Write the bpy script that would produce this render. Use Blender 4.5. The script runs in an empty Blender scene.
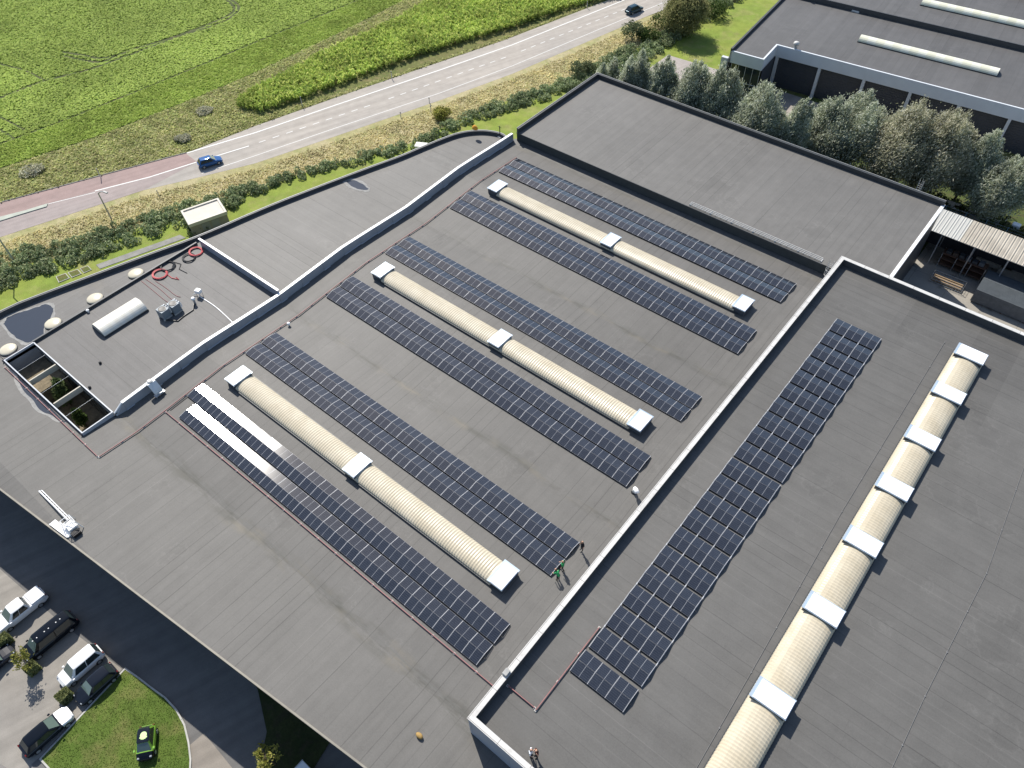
import bpy, math, random
import numpy as np
from math import sin, cos, pi, radians, atan2, hypot
from mathutils import Vector, Matrix, Euler
random.seed(7); RNG = np.random.default_rng(11)
SC = bpy.context.scene
COL = SC.collection

# ------------------------------------------------------------------ camera
CAM = np.array([63.581, -11.881, 74.806])
YAW, PITCH, ROLL, FPX = radians(130.366), radians(49.765), radians(-1.511), 757.62
cf = np.array([cos(PITCH)*cos(YAW), cos(PITCH)*sin(YAW), -sin(PITCH)])
cr = np.array([sin(YAW), -cos(YAW), 0.0]); cu = np.cross(cr, cf)
cr2 = cr*cos(ROLL)+cu*sin(ROLL); cu2 = -cr*sin(ROLL)+cu*cos(ROLL)
def at(px, py, z=0.0):
    """where the sight line through a picture point meets the level z"""
    d = cf+(px-512)/FPX*cr2-(py-384)/FPX*cu2
    t = (z-CAM[2])/d[2]
    p = CAM+d*t
    return Vector((p[0], p[1], z))
def at_y(px, py, y):
    d = cf+(px-512)/FPX*cr2-(py-384)/FPX*cu2
    t = (y-CAM[1])/d[1]
    return Vector(CAM+d*t)
cam_d = bpy.data.cameras.new('camera'); cam = bpy.data.objects.new('camera', cam_d); COL.objects.link(cam)
cam_d.sensor_fit = 'HORIZONTAL'; cam_d.sensor_width = 36; cam_d.lens = FPX/1024*36
cam_d.clip_start = 0.5; cam_d.clip_end = 6000
mw = Matrix((tuple(cr2)+(0,), tuple(cu2)+(0,), tuple(-cf)+(0,), (0, 0, 0, 1))).transposed()
mw.translation = Vector(CAM); cam.matrix_world = mw
SC.camera = cam

# ------------------------------------------------------------------ light
SUN_EL = radians(46.5); SUN_DIR = Vector((-0.878*cos(SUN_EL), 0.479*cos(SUN_EL), sin(SUN_EL))).normalized()
w = bpy.data.worlds.new('World'); SC.world = w; w.use_nodes = True
wn = w.node_tree.nodes; wl = w.node_tree.links
sky = wn.new('ShaderNodeTexSky'); sky.sky_type = 'NISHITA'; sky.sun_disc = False
sky.sun_elevation = SUN_EL; sky.sun_rotation = atan2(SUN_DIR.x, SUN_DIR.y)
sky.air_density = 1.0; sky.dust_density = .7; sky.ozone_density = 1.0
bgn = wn['Background']; bgn.inputs[1].default_value = 0.095
wl.new(sky.outputs[0], bgn.inputs[0])
sd = bpy.data.lights.new('sun', 'SUN'); sd.energy = 3.9; sd.angle = radians(0.5); sd.color = (1.0, 0.95, 0.87)
so = bpy.data.objects.new('sun', sd); COL.objects.link(so)
so.rotation_euler = SUN_DIR.to_track_quat('Z', 'Y').to_euler(); so.location = (0, 0, 200)
SC.view_settings.view_transform = 'Standard'; SC.view_settings.look = 'None'
SC.view_settings.exposure = 0.75; SC.view_settings.gamma = 1; SC.view_settings.use_curve_mapping = False

# ------------------------------------------------------------------ material helpers
def srgb(r, g, b):
    f = lambda c: (c/255/12.92) if c/255 <= .04045 else ((c/255+.055)/1.055)**2.4
    return (f(r), f(g), f(b))
class NT:
    def __init__(s, name):
        s.m = bpy.data.materials.new(name); s.m.use_nodes = True
        s.t = s.m.node_tree; s.p = s.t.nodes['Principled BSDF']; s.out = s.t.nodes['Material Output']
    def n(s, typ, ins=None, out=0, **kw):
        nd = s.t.nodes.new(typ)
        for k, v in kw.items(): setattr(nd, k, v)
        for k, v in (ins or {}).items(): s.set(nd.inputs[k], v)
        return nd.outputs[out]
    def set(s, sock, v):
        if hasattr(v, 'is_linked') or isinstance(v, bpy.types.NodeSocket): s.t.links.new(v, sock)
        elif isinstance(v, tuple) and len(v) == 3 and sock.type == 'RGBA': sock.default_value = v+(1,)
        else: sock.default_value = v
    def obj(s): return s.n('ShaderNodeTexCoord', out=3)
    def xyz(s, v):
        nd = s.t.nodes.new('ShaderNodeSeparateXYZ'); s.set(nd.inputs[0], v); return nd.outputs
    def ma(s, op, a, b=0.0, c=None, clamp=False):
        nd = s.t.nodes.new('ShaderNodeMath'); nd.operation = op; nd.use_clamp = clamp
        s.set(nd.inputs[0], a); s.set(nd.inputs[1], b)
        if c is not None: s.set(nd.inputs[2], c)
        return nd.outputs[0]
    def noise(s, v, scale, detail=3, rough=.55, dim='3D'):
        return s.n('ShaderNodeTexNoise', {'Vector': v, 'Scale': scale, 'Detail': detail, 'Roughness': rough}, noise_dimensions=dim)
    def white(s, v):
        return s.n('ShaderNodeTexWhiteNoise', {'Vector': v}, noise_dimensions='3D')
    def comb(s, x, y, z=0.0):
        return s.n('ShaderNodeCombineXYZ', {0: x, 1: y, 2: z})
    def mix(s, f, a, b):
        nd = s.t.nodes.new('ShaderNodeMix'); nd.data_type = 'RGBA'
        s.set(nd.inputs[0], f); s.set(nd.inputs[6], a); s.set(nd.inputs[7], b); return nd.outputs[2]
    def mul(s, a, f):       # colour times scalar
        nd = s.t.nodes.new('ShaderNodeVectorMath'); nd.operation = 'SCALE'
        s.set(nd.inputs[0], a); s.set(nd.inputs['Scale'], f); return nd.outputs[0]
    def ramp(s, f, lo, hi, a=0.0, b=1.0):
        return s.n('ShaderNodeMapRange', {0: f, 1: lo, 2: hi, 3: a, 4: b})
    def bump(s, h, strength=.3, dist=.05):
        nd = s.t.nodes.new('ShaderNodeBump'); nd.inputs['Strength'].default_value = strength
        nd.inputs['Distance'].default_value = dist; s.set(nd.inputs['Height'], h)
        s.t.links.new(nd.outputs[0], s.p.inputs['Normal'])
    def base(s, v): s.set(s.p.inputs['Base Color'], v)
    def fin(s, rough=.7, spec=.3, metal=0.0, coat=0.0):
        s.set(s.p.inputs['Roughness'], rough); s.p.inputs['Specular IOR Level'].default_value = spec
        s.p.inputs['Metallic'].default_value = metal; s.p.inputs['Coat Weight'].default_value = coat
        return s.m
def plain(name, col, rough=.6, spec=.4, metal=0.0, var=.18, scale=1.5, coat=0.0, bump=0.0):
    m = NT(name); v = m.obj(); n = m.noise(v, scale, 4)
    m.base(m.mul(m.n('ShaderNodeRGB'), 1.0)) if False else None
    rgb = m.t.nodes.new('ShaderNodeRGB'); rgb.outputs[0].default_value = tuple(col)+(1,)
    m.base(m.mul(rgb.outputs[0], m.ramp(n, .25, .75, 1-var, 1+var)))
    if bump: m.bump(m.noise(v, scale*6, 3), bump, .03)
    return m.fin(rough, spec, metal, coat)

def roof_mat(name, base, axis, seam=1.0, var=.05, stains=(), patch=(), seam_amt=.34, rough=.62, period=0.0):
    """bituminous roofing laid in strips along one axis, each sheet a little different"""
    m = NT(name); v = m.obj(); X = m.xyz(v); a, b = (X[0], X[1]) if axis == 'y' else (X[1], X[0])
    wob = m.ma('MULTIPLY', m.ma('SUBTRACT', m.noise(v, .35, 2), .5), .12)
    aw = m.ma('ADD', a, wob)
    idx = m.ma('FLOOR', m.ma('DIVIDE', aw, seam))
    r1 = m.white(m.comb(idx, 3.7))
    seg = m.ma('FLOOR', m.ma('ADD', m.ma('DIVIDE', b, 9.0), m.ma('MULTIPLY', r1, 17.0)))
    r2 = m.white(m.comb(idx, seg, 1.0))
    big = m.noise(v, .045, 4, .6); mid = m.noise(v, .5, 4, .6); fine = m.noise(v, 9.0, 3, .7)
    f = m.ma('ADD', m.ramp(r1, 0, 1, 1-var, 1+var), m.ramp(big, .3, .7, -.09, .09))
    f = m.ma('ADD', f, m.ramp(mid, .3, .7, -.07, .07)); f = m.ma('ADD', f, m.ramp(fine, .25, .75, -.10, .10))
    # streaks along the fall of the roof
    st = m.noise(m.comb(m.ma('MULTIPLY', a, 1.6), m.ma('MULTIPLY', b, .07)), 1.0, 4, .65)
    f = m.ma('ADD', f, m.ramp(st, .3, .7, -.075, .075))
    fr = m.ma('FRACT', m.ma('DIVIDE', aw, seam))
    line = m.ma('LESS_THAN', fr, .075/seam)
    lw = m.ramp(m.white(m.comb(idx, 9.1)), 0, 1, -1.0, .55)
    f = m.ma('ADD', f, m.ma('MULTIPLY', m.ma('MULTIPLY', line, lw), seam_amt))
    # butt joints of the sheets
    fb = m.ma('FRACT', m.ma('ADD', m.ma('DIVIDE', b, 9.0), m.ma('MULTIPLY', r1, 17.0)))
    f = m.ma('SUBTRACT', f, m.ma('MULTIPLY', m.ma('LESS_THAN', fb, .006), .07))
    for (lo_a, hi_a, lo_b, hi_b, k) in patch:       # re-laid areas of newer, darker felt
        ins = m.ma('MULTIPLY', m.ma('MULTIPLY', m.ma('GREATER_THAN', X[0], lo_a), m.ma('LESS_THAN', X[0], hi_a)),
                   m.ma('MULTIPLY', m.ma('GREATER_THAN', X[1], lo_b), m.ma('LESS_THAN', X[1], hi_b)))
        f = m.ma('ADD', f, m.ma('MULTIPLY', ins, k))
    pn = m.noise(v, .11, 5, .62)                    # where water has stood: a slightly darker patch with a pale dried rim
    f = m.ma('ADD', f, m.ma('SUBTRACT', m.ramp(m.ma('ABSOLUTE', m.ma('SUBTRACT', pn, .60)), 0.0, .010, .11, 0.0), m.ramp(pn, .60, .64, 0.0, .07)))
    wr = m.noise(v, 1.9, 4, .7); f = m.ma('SUBTRACT', f, m.ramp(wr, .62, .74, 0.0, .14))
    rgb = m.t.nodes.new('ShaderNodeRGB'); rgb.outputs[0].default_value = tuple(base)+(1,)
    col = m.mul(rgb.outputs[0], f)
    for (yc, wd, amt) in stains:                    # silt left where water stands in the valleys
        d = m.ma('ABSOLUTE', m.ma('ADD', m.ma('SUBTRACT', X[1], yc), m.ramp(m.noise(v, .25, 3), .3, .7, -.3, .3)))
        k = m.ma('MULTIPLY', m.ramp(d, 0.0, wd, 1.0, 0.0), m.ramp(m.noise(m.comb(m.ma('MULTIPLY', X[0], .22), X[1]), .8, 5, .7), .43, .60, 0.0, amt), clamp=True)
        tint = m.mix(m.ramp(m.noise(v, .3, 2), .36, .52), (.145, .128, .098), (.06, .058, .048))
        col = m.mix(k, col, tint)
        lip = m.ma('MULTIPLY', m.ma('LESS_THAN', m.ma('ABSOLUTE', m.ma('SUBTRACT', X[1], yc+.35)), .06), .4)
        col = m.mix(lip, col, (.10, .10, .09))
    m.base(col); m.bump(m.ma('ADD', m.ma('MULTIPLY', fr, .25), m.ma('ADD', m.ma('MULTIPLY', mid, .6), m.ma('MULTIPLY', fine, .25))), .25, .04)
    return m.fin(rough, .35)

def leaf_mat(name, cols, trans=.3, rough=.55, scale=.25, spec=.25):
    m = NT(name); rnd = m.n('ShaderNodeNewGeometry', out=8)
    r = m.t.nodes.new('ShaderNodeValToRGB'); m.set(r.inputs[0], rnd)
    e = r.color_ramp.elements; k = len(cols)
    while len(e) < k: e.new(.5)
    for i, c in enumerate(cols): e[i].position = i/(k-1); e[i].color = tuple(c)+(1,)
    pos = m.n('ShaderNodeNewGeometry', out=0)
    nz = m.ramp(m.noise(pos, scale, 3), .3, .7, .72, 1.28)
    col = m.mul(r.outputs[0], nz); m.base(col); m.fin(.75, .07)
    tr = m.t.nodes.new('ShaderNodeBsdfTranslucent'); m.set(tr.inputs[0], m.mul(col, 1.25))
    mx = m.t.nodes.new('ShaderNodeMixShader'); mx.inputs[0].default_value = trans
    m.t.links.new(m.p.outputs[0], mx.inputs[1]); m.t.links.new(tr.outputs[0], mx.inputs[2]); m.t.links.new(mx.outputs[0], m.out.inputs[0])
    return m.m
def ground_mat(name, cols, scales=(.08, .6, 6.0), bump=.5, rough=.9, mow=None, thr=(.38, .62)):
    m = NT(name); v = m.obj()
    c = m.mix(m.ramp(m.noise(v, scales[0], 4), thr[0], thr[1]), cols[0], cols[1])
    if len(cols) > 2: c = m.mix(m.ramp(m.noise(v, scales[1], 5, .7), .48, .68, 0, .85), c, cols[2])
    f = m.ramp(m.noise(v, scales[2], 4, .7), .25, .75, .72, 1.28)
    f = m.ma('MULTIPLY', f, m.ramp(m.noise(v, scales[1]*2.3, 3), .3, .7, .85, 1.15))
    m.base(m.mul(c, f)); m.bump(m.noise(v, scales[2], 4, .7), bump, .08)
    return m.fin(rough, .2)

# ------------------------------------------------------------------ mesh helpers
class MB:
    def __init__(s): s.v = []; s.f = []; s.mi = []
    def quad(s, a, b, c, d, mi=0):
        k = len(s.v); s.v += [tuple(a), tuple(b), tuple(c), tuple(d)]; s.f.append((k, k+1, k+2, k+3)); s.mi.append(mi)
    def face(s, pts, mi=0):
        k = len(s.v); s.v += [tuple(p) for p in pts]; s.f.append(tuple(range(k, k+len(pts)))); s.mi.append(mi)
    def box(s, x0, x1, y0, y1, z0, z1, mi=0, T=None, bev=0.0):
        if x0 > x1: x0, x1 = x1, x0
        if y0 > y1: y0, y1 = y1, y0
        if bev <= 0:
            p = [(x0, y0, z0), (x1, y0, z0), (x1, y1, z0), (x0, y1, z0), (x0, y0, z1), (x1, y0, z1), (x1, y1, z1), (x0, y1, z1)]
            fs = [(3, 2, 1, 0), (4, 5, 6, 7), (0, 1, 5, 4), (1, 2, 6, 5), (2, 3, 7, 6), (3, 0, 4, 7)]
        else:
            b = bev
            ring = lambda e, z: [(x0+e, y0+b+e, z), (x0+b+e, y0+e, z), (x1-b-e, y0+e, z), (x1-e, y0+b+e, z), (x1-e, y1-b-e, z), (x1-b-e, y1-e, z), (x0+b+e, y1-e, z), (x0+e, y1-b-e, z)]
            p = ring(0, z0)+ring(0, z1-b)+ring(b*.8, z1)
            fs = [tuple(range(7, -1, -1)), tuple(range(16, 24))]
            for k in (0, 8):
                for i in range(8): j = (i+1) % 8; fs.append((k+i, k+j, k+8+j, k+8+i))
        if T is not None: p = [tuple(T @ Vector(q)) for q in p]
        k = len(s.v); s.v += p
        for f in fs: s.f.append(tuple(k+i for i in f)); s.mi.append(mi)
    def prism(s, poly, z0, z1, mi=0, top=True, bot=False, sides=True, mtop=None):
        n = len(poly); k = len(s.v)
        area = sum(poly[i][0]*poly[(i+1) % n][1]-poly[(i+1) % n][0]*poly[i][1] for i in range(n))
        if area < 0: poly = list(reversed(poly))
        s.v += [(p[0], p[1], z0) for p in poly]+[(p[0], p[1], z1) for p in poly]
        if sides:
            for i in range(n): j = (i+1) % n; s.f.append((k+i, k+j, k+n+j, k+n+i)); s.mi.append(mi)
        if top: s.f.append(tuple(k+n+i for i in range(n))); s.mi.append(mi if mtop is None else mtop)
        if bot: s.f.append(tuple(k+i for i in range(n-1, -1, -1))); s.mi.append(mi)
    def tube(s, path, r, seg=8, mi=0, caps=True):
        path = [Vector(p) for p in path]; rs = r if isinstance(r, (list, tuple)) else [r]*len(path)
        k0 = len(s.v); up = Vector((0, 0, 1))
        for i, p in enumerate(path):
            d = (path[min(i+1, len(path)-1)]-path[max(i-1, 0)]).normalized()
            a = d.cross(up if abs(d.z) < .95 else Vector((1, 0, 0))).normalized(); b = a.cross(d)
            for q in range(seg):
                t = 2*pi*q/seg; s.v.append(tuple(p+(a*cos(t)+b*sin(t))*rs[i]))
        for i in range(len(path)-1):
            for q in range(seg):
                a0 = k0+i*seg+q; a1 = k0+i*seg+(q+1) % seg
                s.f.append((a0, a0+seg, a1+seg, a1)); s.mi.append(mi)
        if caps:
            s.f.append(tuple(k0+q for q in range(seg))); s.mi.append(mi)
            e = k0+(len(path)-1)*seg; s.f.append(tuple(e+q for q in range(seg-1, -1, -1))); s.mi.append(mi)
    def lathe(s, prof, c=(0, 0, 0), seg=16, mi=0, T=None, sx=1, sy=1):
        k0 = len(s.v)
        for (r, z) in prof:
            for q in range(seg):
                t = 2*pi*q/seg; p = Vector((c[0]+r*cos(t)*sx, c[1]+r*sin(t)*sy, c[2]+z))
                s.v.append(tuple(T @ p) if T is not None else tuple(p))
        for i in range(len(prof)-1):
            for q in range(seg):
                a0 = k0+i*seg+q; a1 = k0+i*seg+(q+1) % seg
                s.f.append((a0, a1, a1+seg, a0+seg)); s.mi.append(mi)
        s.f.append(tuple(k0+(len(prof)-1)*seg+q for q in range(seg))); s.mi.append(mi)
        s.f.append(tuple(k0+q for q in range(seg-1, -1, -1))); s.mi.append(mi)
    def wall(s, path, th, z0, z1, mi=0, closed=False, zf=None, mtop=None):
        """a wall of thickness th to the left of the path; zf shifts top and bottom along the path"""
        n = len(path); P = [Vector((p[0], p[1])) for p in path]; off = []
        for i in range(n):
            a = P[i-1] if (i > 0 or closed) else None; b = P[(i+1) % n] if (i < n-1 or closed) else None
            ns = []
            if a is not None: d = (P[i]-a).normalized(); ns.append(Vector((-d.y, d.x)))
            if b is not None: d = (b-P[i]).normalized(); ns.append(Vector((-d.y, d.x)))
            m = sum(ns, Vector((0, 0))).normalized(); k = 1/max(.35, m.dot(ns[0])); off.append(P[i]+m*th*k)
        k0 = len(s.v)
        for i in range(n):
            dz = zf(P[i].x, P[i].y) if zf else 0
            s.v += [(P[i].x, P[i].y, z0+dz), (P[i].x, P[i].y, z1+dz), (off[i].x, off[i].y, z1+dz), (off[i].x, off[i].y, z0+dz)]
        for i in range(n if closed else n-1):
            a = k0+4*i; b = k0+4*((i+1) % n)
            s.f += [(a, b, b+1, a+1), (a+1, b+1, b+2, a+2), (a+2, b+2, b+3, a+3)]; s.mi += [mi, mi if mtop is None else mtop, mi]
        if not closed:
            a = k0; b = k0+4*(n-1)
            s.f += [(a, a+1, a+2, a+3), (b+3, b+2, b+1, b)]; s.mi += [mi, mi]
    def build(s, name, mats, parent=None, smooth=False, loc=None, rot=None):
        me = bpy.data.meshes.new(name); me.from_pydata(s.v, [], s.f)
        mats = mats if isinstance(mats, (list, tuple)) else [mats]
        for m in mats: me.materials.append(m)
        me.polygons.foreach_set('material_index', s.mi)
        if smooth: me.polygons.foreach_set('use_smooth', [True]*len(s.f))
        me.update()
        o = bpy.data.objects.new(name, me); COL.objects.link(o)
        if parent is not None: o.parent = parent
        if loc is not None: o.location = loc
        if rot is not None: o.rotation_euler = rot
        return o
def quads(name, c, u, v, mat, parent=None):
    n = len(c); V = np.empty((n, 4, 3)); V[:, 0] = c-u-v; V[:, 1] = c+u-v; V[:, 2] = c+u+v; V[:, 3] = c-u+v
    me = bpy.data.meshes.new(name)
    me.vertices.add(4*n); me.vertices.foreach_set('co', V.reshape(-1))
    me.loops.add(4*n); me.loops.foreach_set('vertex_index', np.arange(4*n, dtype=np.int32))
    me.polygons.add(n); me.polygons.foreach_set('loop_start', np.arange(0, 4*n, 4, dtype=np.int32))
    try: me.polygons.foreach_set('loop_total', np.full(n, 4, dtype=np.int32))
    except Exception: pass
    me.materials.append(mat); me.update(calc_edges=True); me.validate()
    o = bpy.data.objects.new(name, me); COL.objects.link(o)
    if parent is not None: o.parent = parent
    return o
def rdir(n):
    d = RNG.normal(size=(n, 3)); return d/np.linalg.norm(d, axis=1, keepdims=True)
def leaf_uv(n, lu, lv, bias=None, k=0.0):
    """random leaf axes; bias pulls the long axis towards a direction"""
    a = rdir(n)
    if bias is not None: a = a*(1-k)+np.asarray(bias)*k; a /= np.linalg.norm(a, axis=1, keepdims=True)
    b = np.cross(a, rdir(n)); b /= np.linalg.norm(b, axis=1, keepdims=True)
    s = RNG.uniform(.65, 1.3, (n, 1))
    return a*lu*s/2, b*lv*s/2
def tag(o, label=None, cat=None, group=None, kind=None):
    if label: o['label'] = label
    if cat: o['category'] = cat
    if group: o['group'] = group
    if kind: o['kind'] = kind
    return o
def thing(name, label, cat, loc=(0, 0, 0), rz=0.0, group=None, rot=None):
    o = bpy.data.objects.new(name, None); COL.objects.link(o); o.empty_display_size = .2
    o.location = loc; o.rotation_euler = rot if rot is not None else (0, 0, rz)
    return tag(o, label, cat, group)
def dup(root, loc, rz=None, label=None, scale=None, group=None):
    def cp(o, par):
        c = o.copy(); COL.objects.link(c); c.parent = par
        for ch in kids.get(o.name, []): cp(ch, c)
        return c
    kids = {}
    for o in list(COL.objects):
        if o.parent is not None: kids.setdefault(o.parent.name, []).append(o)
    r = cp(root, None); r.location = loc
    if rz is not None: r.rotation_euler = (0, 0, rz)
    if label: r['label'] = label
    if group: r['group'] = group
    if scale: r.scale = scale if isinstance(scale, tuple) else (scale,)*3
    return r
def struct(name, mb, mat): return tag(mb.build(name, mat), kind='structure')
def in_poly(pts, poly):
    x, y = pts[:, 0], pts[:, 1]; ins = np.zeros(len(pts), bool); n = len(poly); j = n-1
    for i in range(n):
        xi, yi = poly[i][:2]; xj, yj = poly[j][:2]
        with np.errstate(divide='ignore', invalid='ignore'):
            c = ((yi > y) != (yj > y)) & (x < (xj-xi)*(y-yi)/(yj-yi+1e-12)+xi)
        ins ^= c; j = i
    return ins
def pdist(pts, line):
    d = np.full(len(pts), 1e9)
    for a, b in zip(line[:-1], line[1:]):
        a = np.array(a[:2]); b = np.array(b[:2]); ab = b-a
        t = np.clip(((pts-a) @ ab)/(ab @ ab+1e-9), 0, 1)
        d = np.minimum(d, np.linalg.norm(pts-(a+t[:, None]*ab), axis=1))
    return d
def scatter(poly, dens):
    xs = [p[0] for p in poly]; ys = [p[1] for p in poly]
    n = int((max(xs)-min(xs))*(max(ys)-min(ys))*dens)
    p = np.stack([RNG.uniform(min(xs), max(xs), n), RNG.uniform(min(ys), max(ys), n)], 1)
    return p[in_poly(p, poly)]
def PX(lst, z=0.0): return [tuple(at(a, b, z))[:2] for a, b in lst]
def resample(pts, step):
    out = []
    for a, b in zip(pts[:-1], pts[1:]):
        a = Vector(a); b = Vector(b); n = max(1, int((b-a).length/step))
        out += [tuple(a.lerp(b, i/n)) for i in range(n)]
    return out+[tuple(pts[-1])]
def smooth_line(pts, it=2):
    for _ in range(it):
        q = [pts[0]]
        for a, b in zip(pts[:-1], pts[1:]):
            q += [tuple(.75*x+.25*y for x, y in zip(a, b)), tuple(.25*x+.75*y for x, y in zip(a, b))]
        pts = q+[pts[-1]]
    return pts

# ------------------------------------------------------------------ common materials
ALU = plain('aluminium', (.42, .43, .45), .5, .4, 0, .06)
WHITE = plain('white_paint', (.80, .80, .79), .42, .5, 0, .03)
OFFWHITE = plain('coping_paint', (.52, .51, .485), .5, .4, 0, .07, .6)
DKTRIM = plain('dark_trim', (.045, .05, .055), .5, .4, 0, .15)
GREYTRIM = plain('grey_trim', (.30, .30, .29), .5, .4, 0, .12)
BLACK = plain('black_plastic', (.012, .012, .014), .45, .4, 0, .1)
STEEL = plain('galvanised_steel', (.42, .44, .46), .42, .5, .6, .12, 4)
CONC = plain('concrete', (.42, .41, .38), .85, .2, 0, .14, 1.2, bump=.3)
CONCDK = plain('weathered_concrete', (.24, .235, .215), .9, .2, 0, .25, .9, bump=.3)
GLASS = plain('window_glass', (.02, .03, .035), .06, .6, 0, .02)
TYRE = plain('tyre_rubber', (.018, .018, .019), .8, .2, 0, .1)
RED = plain('red_cable', (.52, .10, .10), .55, .35, 0, .15)
PALERED = plain('faded_red_duct', (.27, .125, .12), .6, .3, 0, .2, .8)
BARK = plain('bark', (.10, .08, .06), .9, .15, 0, .3, 3)

# ================================================================== THE GROUND
g = MB(); g.quad((-1500, -1500, -.03), (1500, -1500, -.03), (1500, 1500, -.03), (-1500, 1500, -.03))
struct('ground', g, ground_mat('rough_grass', ((.085, .115, .028), (.15, .145, .05), (.19, .155, .075)), (.06, .5, 5.0), .6))

roadN = [(-84, -22), (-68.5, 14.2), (-61.8, 29.5), (-56.2, 42.1), (-53.6, 55.2), (-49.2, 71.5), (-43.0, 93), (-38.4, 108.9), (-32.5, 135.6), (-22, 182), (-10, 240)]
roadS = [(-74, -22), (-59.8, 9.7), (-52.6, 31.0), (-48.5, 38.6), (-44.0, 47.5), (-39.4, 61.5), (-32.6, 83.0), (-28.2, 98.6), (-20.8, 135.6), (-9, 182), (4, 240)]
def asphalt(name, a, b, lane=True):
    m = NT(name); v = m.obj(); X = m.xyz(v)
    c = m.mix(m.ramp(m.noise(v, .05, 4), .35, .65), a, b)
    ac = m.ma('SUBTRACT', m.ma('MULTIPLY', X[0], .945), m.ma('MULTIPLY', X[1], .327)); al = m.ma('ADD', m.ma('MULTIPLY', X[0], .327), m.ma('MULTIPLY', X[1], .945))
    c = m.mul(c, m.ramp(m.noise(m.comb(m.ma('MULTIPLY', ac, .9), m.ma('MULTIPLY', al, .03)), 1.0, 4, .6), .3, .7, .86, 1.12))
    c = m.mix(m.ramp(m.noise(v, .22, 5, .75), .62, .72, 0, .35), c, tuple(.55*q for q in a))
    f = m.ramp(m.noise(v, 12, 3, .7), .25, .75, .86, 1.14); f = m.ma('MULTIPLY', f, m.ramp(m.noise(v, .7, 4), .3, .7, .92, 1.08))
    m.base(m.mul(c, f)); m.bump(m.noise(v, 30, 2), .2, .01); return m.fin(.8, .3)
r = MB()
for i in range(len(roadN)-1):
    r.quad(roadN[i]+(.0,), roadS[i]+(.0,), roadS[i+1]+(.0,), roadN[i+1]+(.0,))
struct('road', r, asphalt('road_asphalt', (.345, .31, .27), (.305, .28, .25)))
def strip(pts, wdt, z, mb=None):
    mb = mb or MB(); P = [Vector(p[:2]) for p in pts]
    L = []
    for i in range(len(P)):
        d = (P[min(i+1, len(P)-1)]-P[max(0, i-1)]).normalized(); n = Vector((-d.y, d.x))*wdt/2; L.append((P[i]+n, P[i]-n))
    for a, b in zip(L[:-1], L[1:]):
        mb.quad((a[1].x, a[1].y, z), (b[1].x, b[1].y, z), (b[0].x, b[0].y, z), (a[0].x, a[0].y, z))
    return mb
# red lane surface at the left end of the road
nl = PX([(187, 153), (197, 162), (150, 177), (95, 191), (50, 203), (0, 218)])
r = MB(); r.face([(p[0], p[1], .008) for p in [(-84, -22), (-68.5, 14.2), (-61.8, 29.5), (-56.3, 41.9)]+nl[1:]+[(-79, -22)]])
struct('red_lane', r, asphalt('red_asphalt', (.30, .205, .185), (.26, .19, .175)))
r = MB(); r.face([(p[0], p[1], .007) for p in nl[1:]+[(-79, -22), (-74, -22), (-59.8, 9.7), (-55.5, 22.5), (-52.6, 31.0)]])
struct('worn_lane', r, asphalt('worn_asphalt', (.29, .25, .235), (.275, .225, .21)))
mk = MB()
strip(PX([(95, 191), (150, 177), (197, 162), (249, 146)]), .28, .016, mk)
strip(PX([(187, 153), (256, 132.5), (330, 107), (440, 70), (512, 45), (622, 1), (690, -28)]), .32, .016, mk)
strip(PX([(202, 173.5), (256, 155.5), (330, 130), (440, 93), (512, 66), (600, 29), (672, -1), (730, -26)]), .16, .016, mk)
cl = [Vector(p) for p in PX([(259, 142.5), (380, 102), (512, 55), (640, 3), (720, -31)])]
tot = 0
dist = 0.0
for a, b in zip(cl[:-1], cl[1:]):
    L = (b-a).length; d = (b-a)/L; t = (-dist) % 2.6
    while t < L-1.3:
        strip([a+d*t, a+d*(t+1.25)], .2, .016, mk); t += 2.6
    dist += L
strip(PX([(46, 204.5), (95, 192.5)]), .14, .016, mk)
struct('road_marking', mk, plain('road_paint', (.62, .61, .58), .7, .3, 0, .1, 3))
isl = PX([(-40, 231), (0, 217.5), (25, 211), (48, 204), (47, 207), (22, 214.5), (0, 221.5), (-40, 235.5)])
m_ = MB(); m_.prism(isl, .002, .14); struct('traffic_island', m_, plain('island_concrete', (.40, .42, .36), .85, .2, 0, .15, .8))
k_ = MB(); k_.wall([p for p in roadN[:4]], .16, -.02, .1); struct('road_kerb', k_, CONCDK)

# crop field with its tracks
fieldE = [(-92, -40), (-78.3, 19.2), (-73.8, 35.8), (-70.8, 55.1), (-69.6, 68.0), (-68.9, 87.0), (-69.1, 108.5), (-69.0, 160)]
f = MB(); f.face([(p[0], p[1], .0) for p in fieldE+[(-420, 200), (-420, -40)]])
struct('field', f, ground_mat('field_soil', ((.17, .245, .036), (.19, .265, .04), (.19, .215, .055)), (.05, .4, 4.0), .6))
trk = [PX([(62, 56), (85, 60.5), (101, 63), (130, 50), (165, 40), (205, 26), (228, 16), (236, 9), (228, 0), (205, -8)]),
       PX([(62, 52), (85, 55.5), (100, 59), (118, 55)]),
       PX([(0, 98), (46, 80), (90, 70), (140, 51), (180, 36), (225, 22), (241, 9), (233, 0), (215, -9)]),
       PX([(0, 144), (60, 122), (120, 98), (180, 74), (256, 42), (330, 12), (372, -6)]),
       PX([(0, 117), (25, 130)]), PX([(0, 130), (14, 138)]), PX([(0, 64), (25, 70), (46, 81)])]
fp = [(-70, 118), (-69.0, 100), (-69.6, 68.0), (-70.8, 55.1), (-73.8, 35.8), (-78.3, 19.2), (-86, 5), (-150, 5), (-152, 50)]
fpoly = [(p[0], p[1]) for p in fp]
wt = MB()
for t_, w_ in zip(trk, (.75, .7, .75, .45, .5, .5, .5)): strip(smooth_line([Vector(q).to_tuple() for q in t_], 1), w_, .006, wt)
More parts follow.
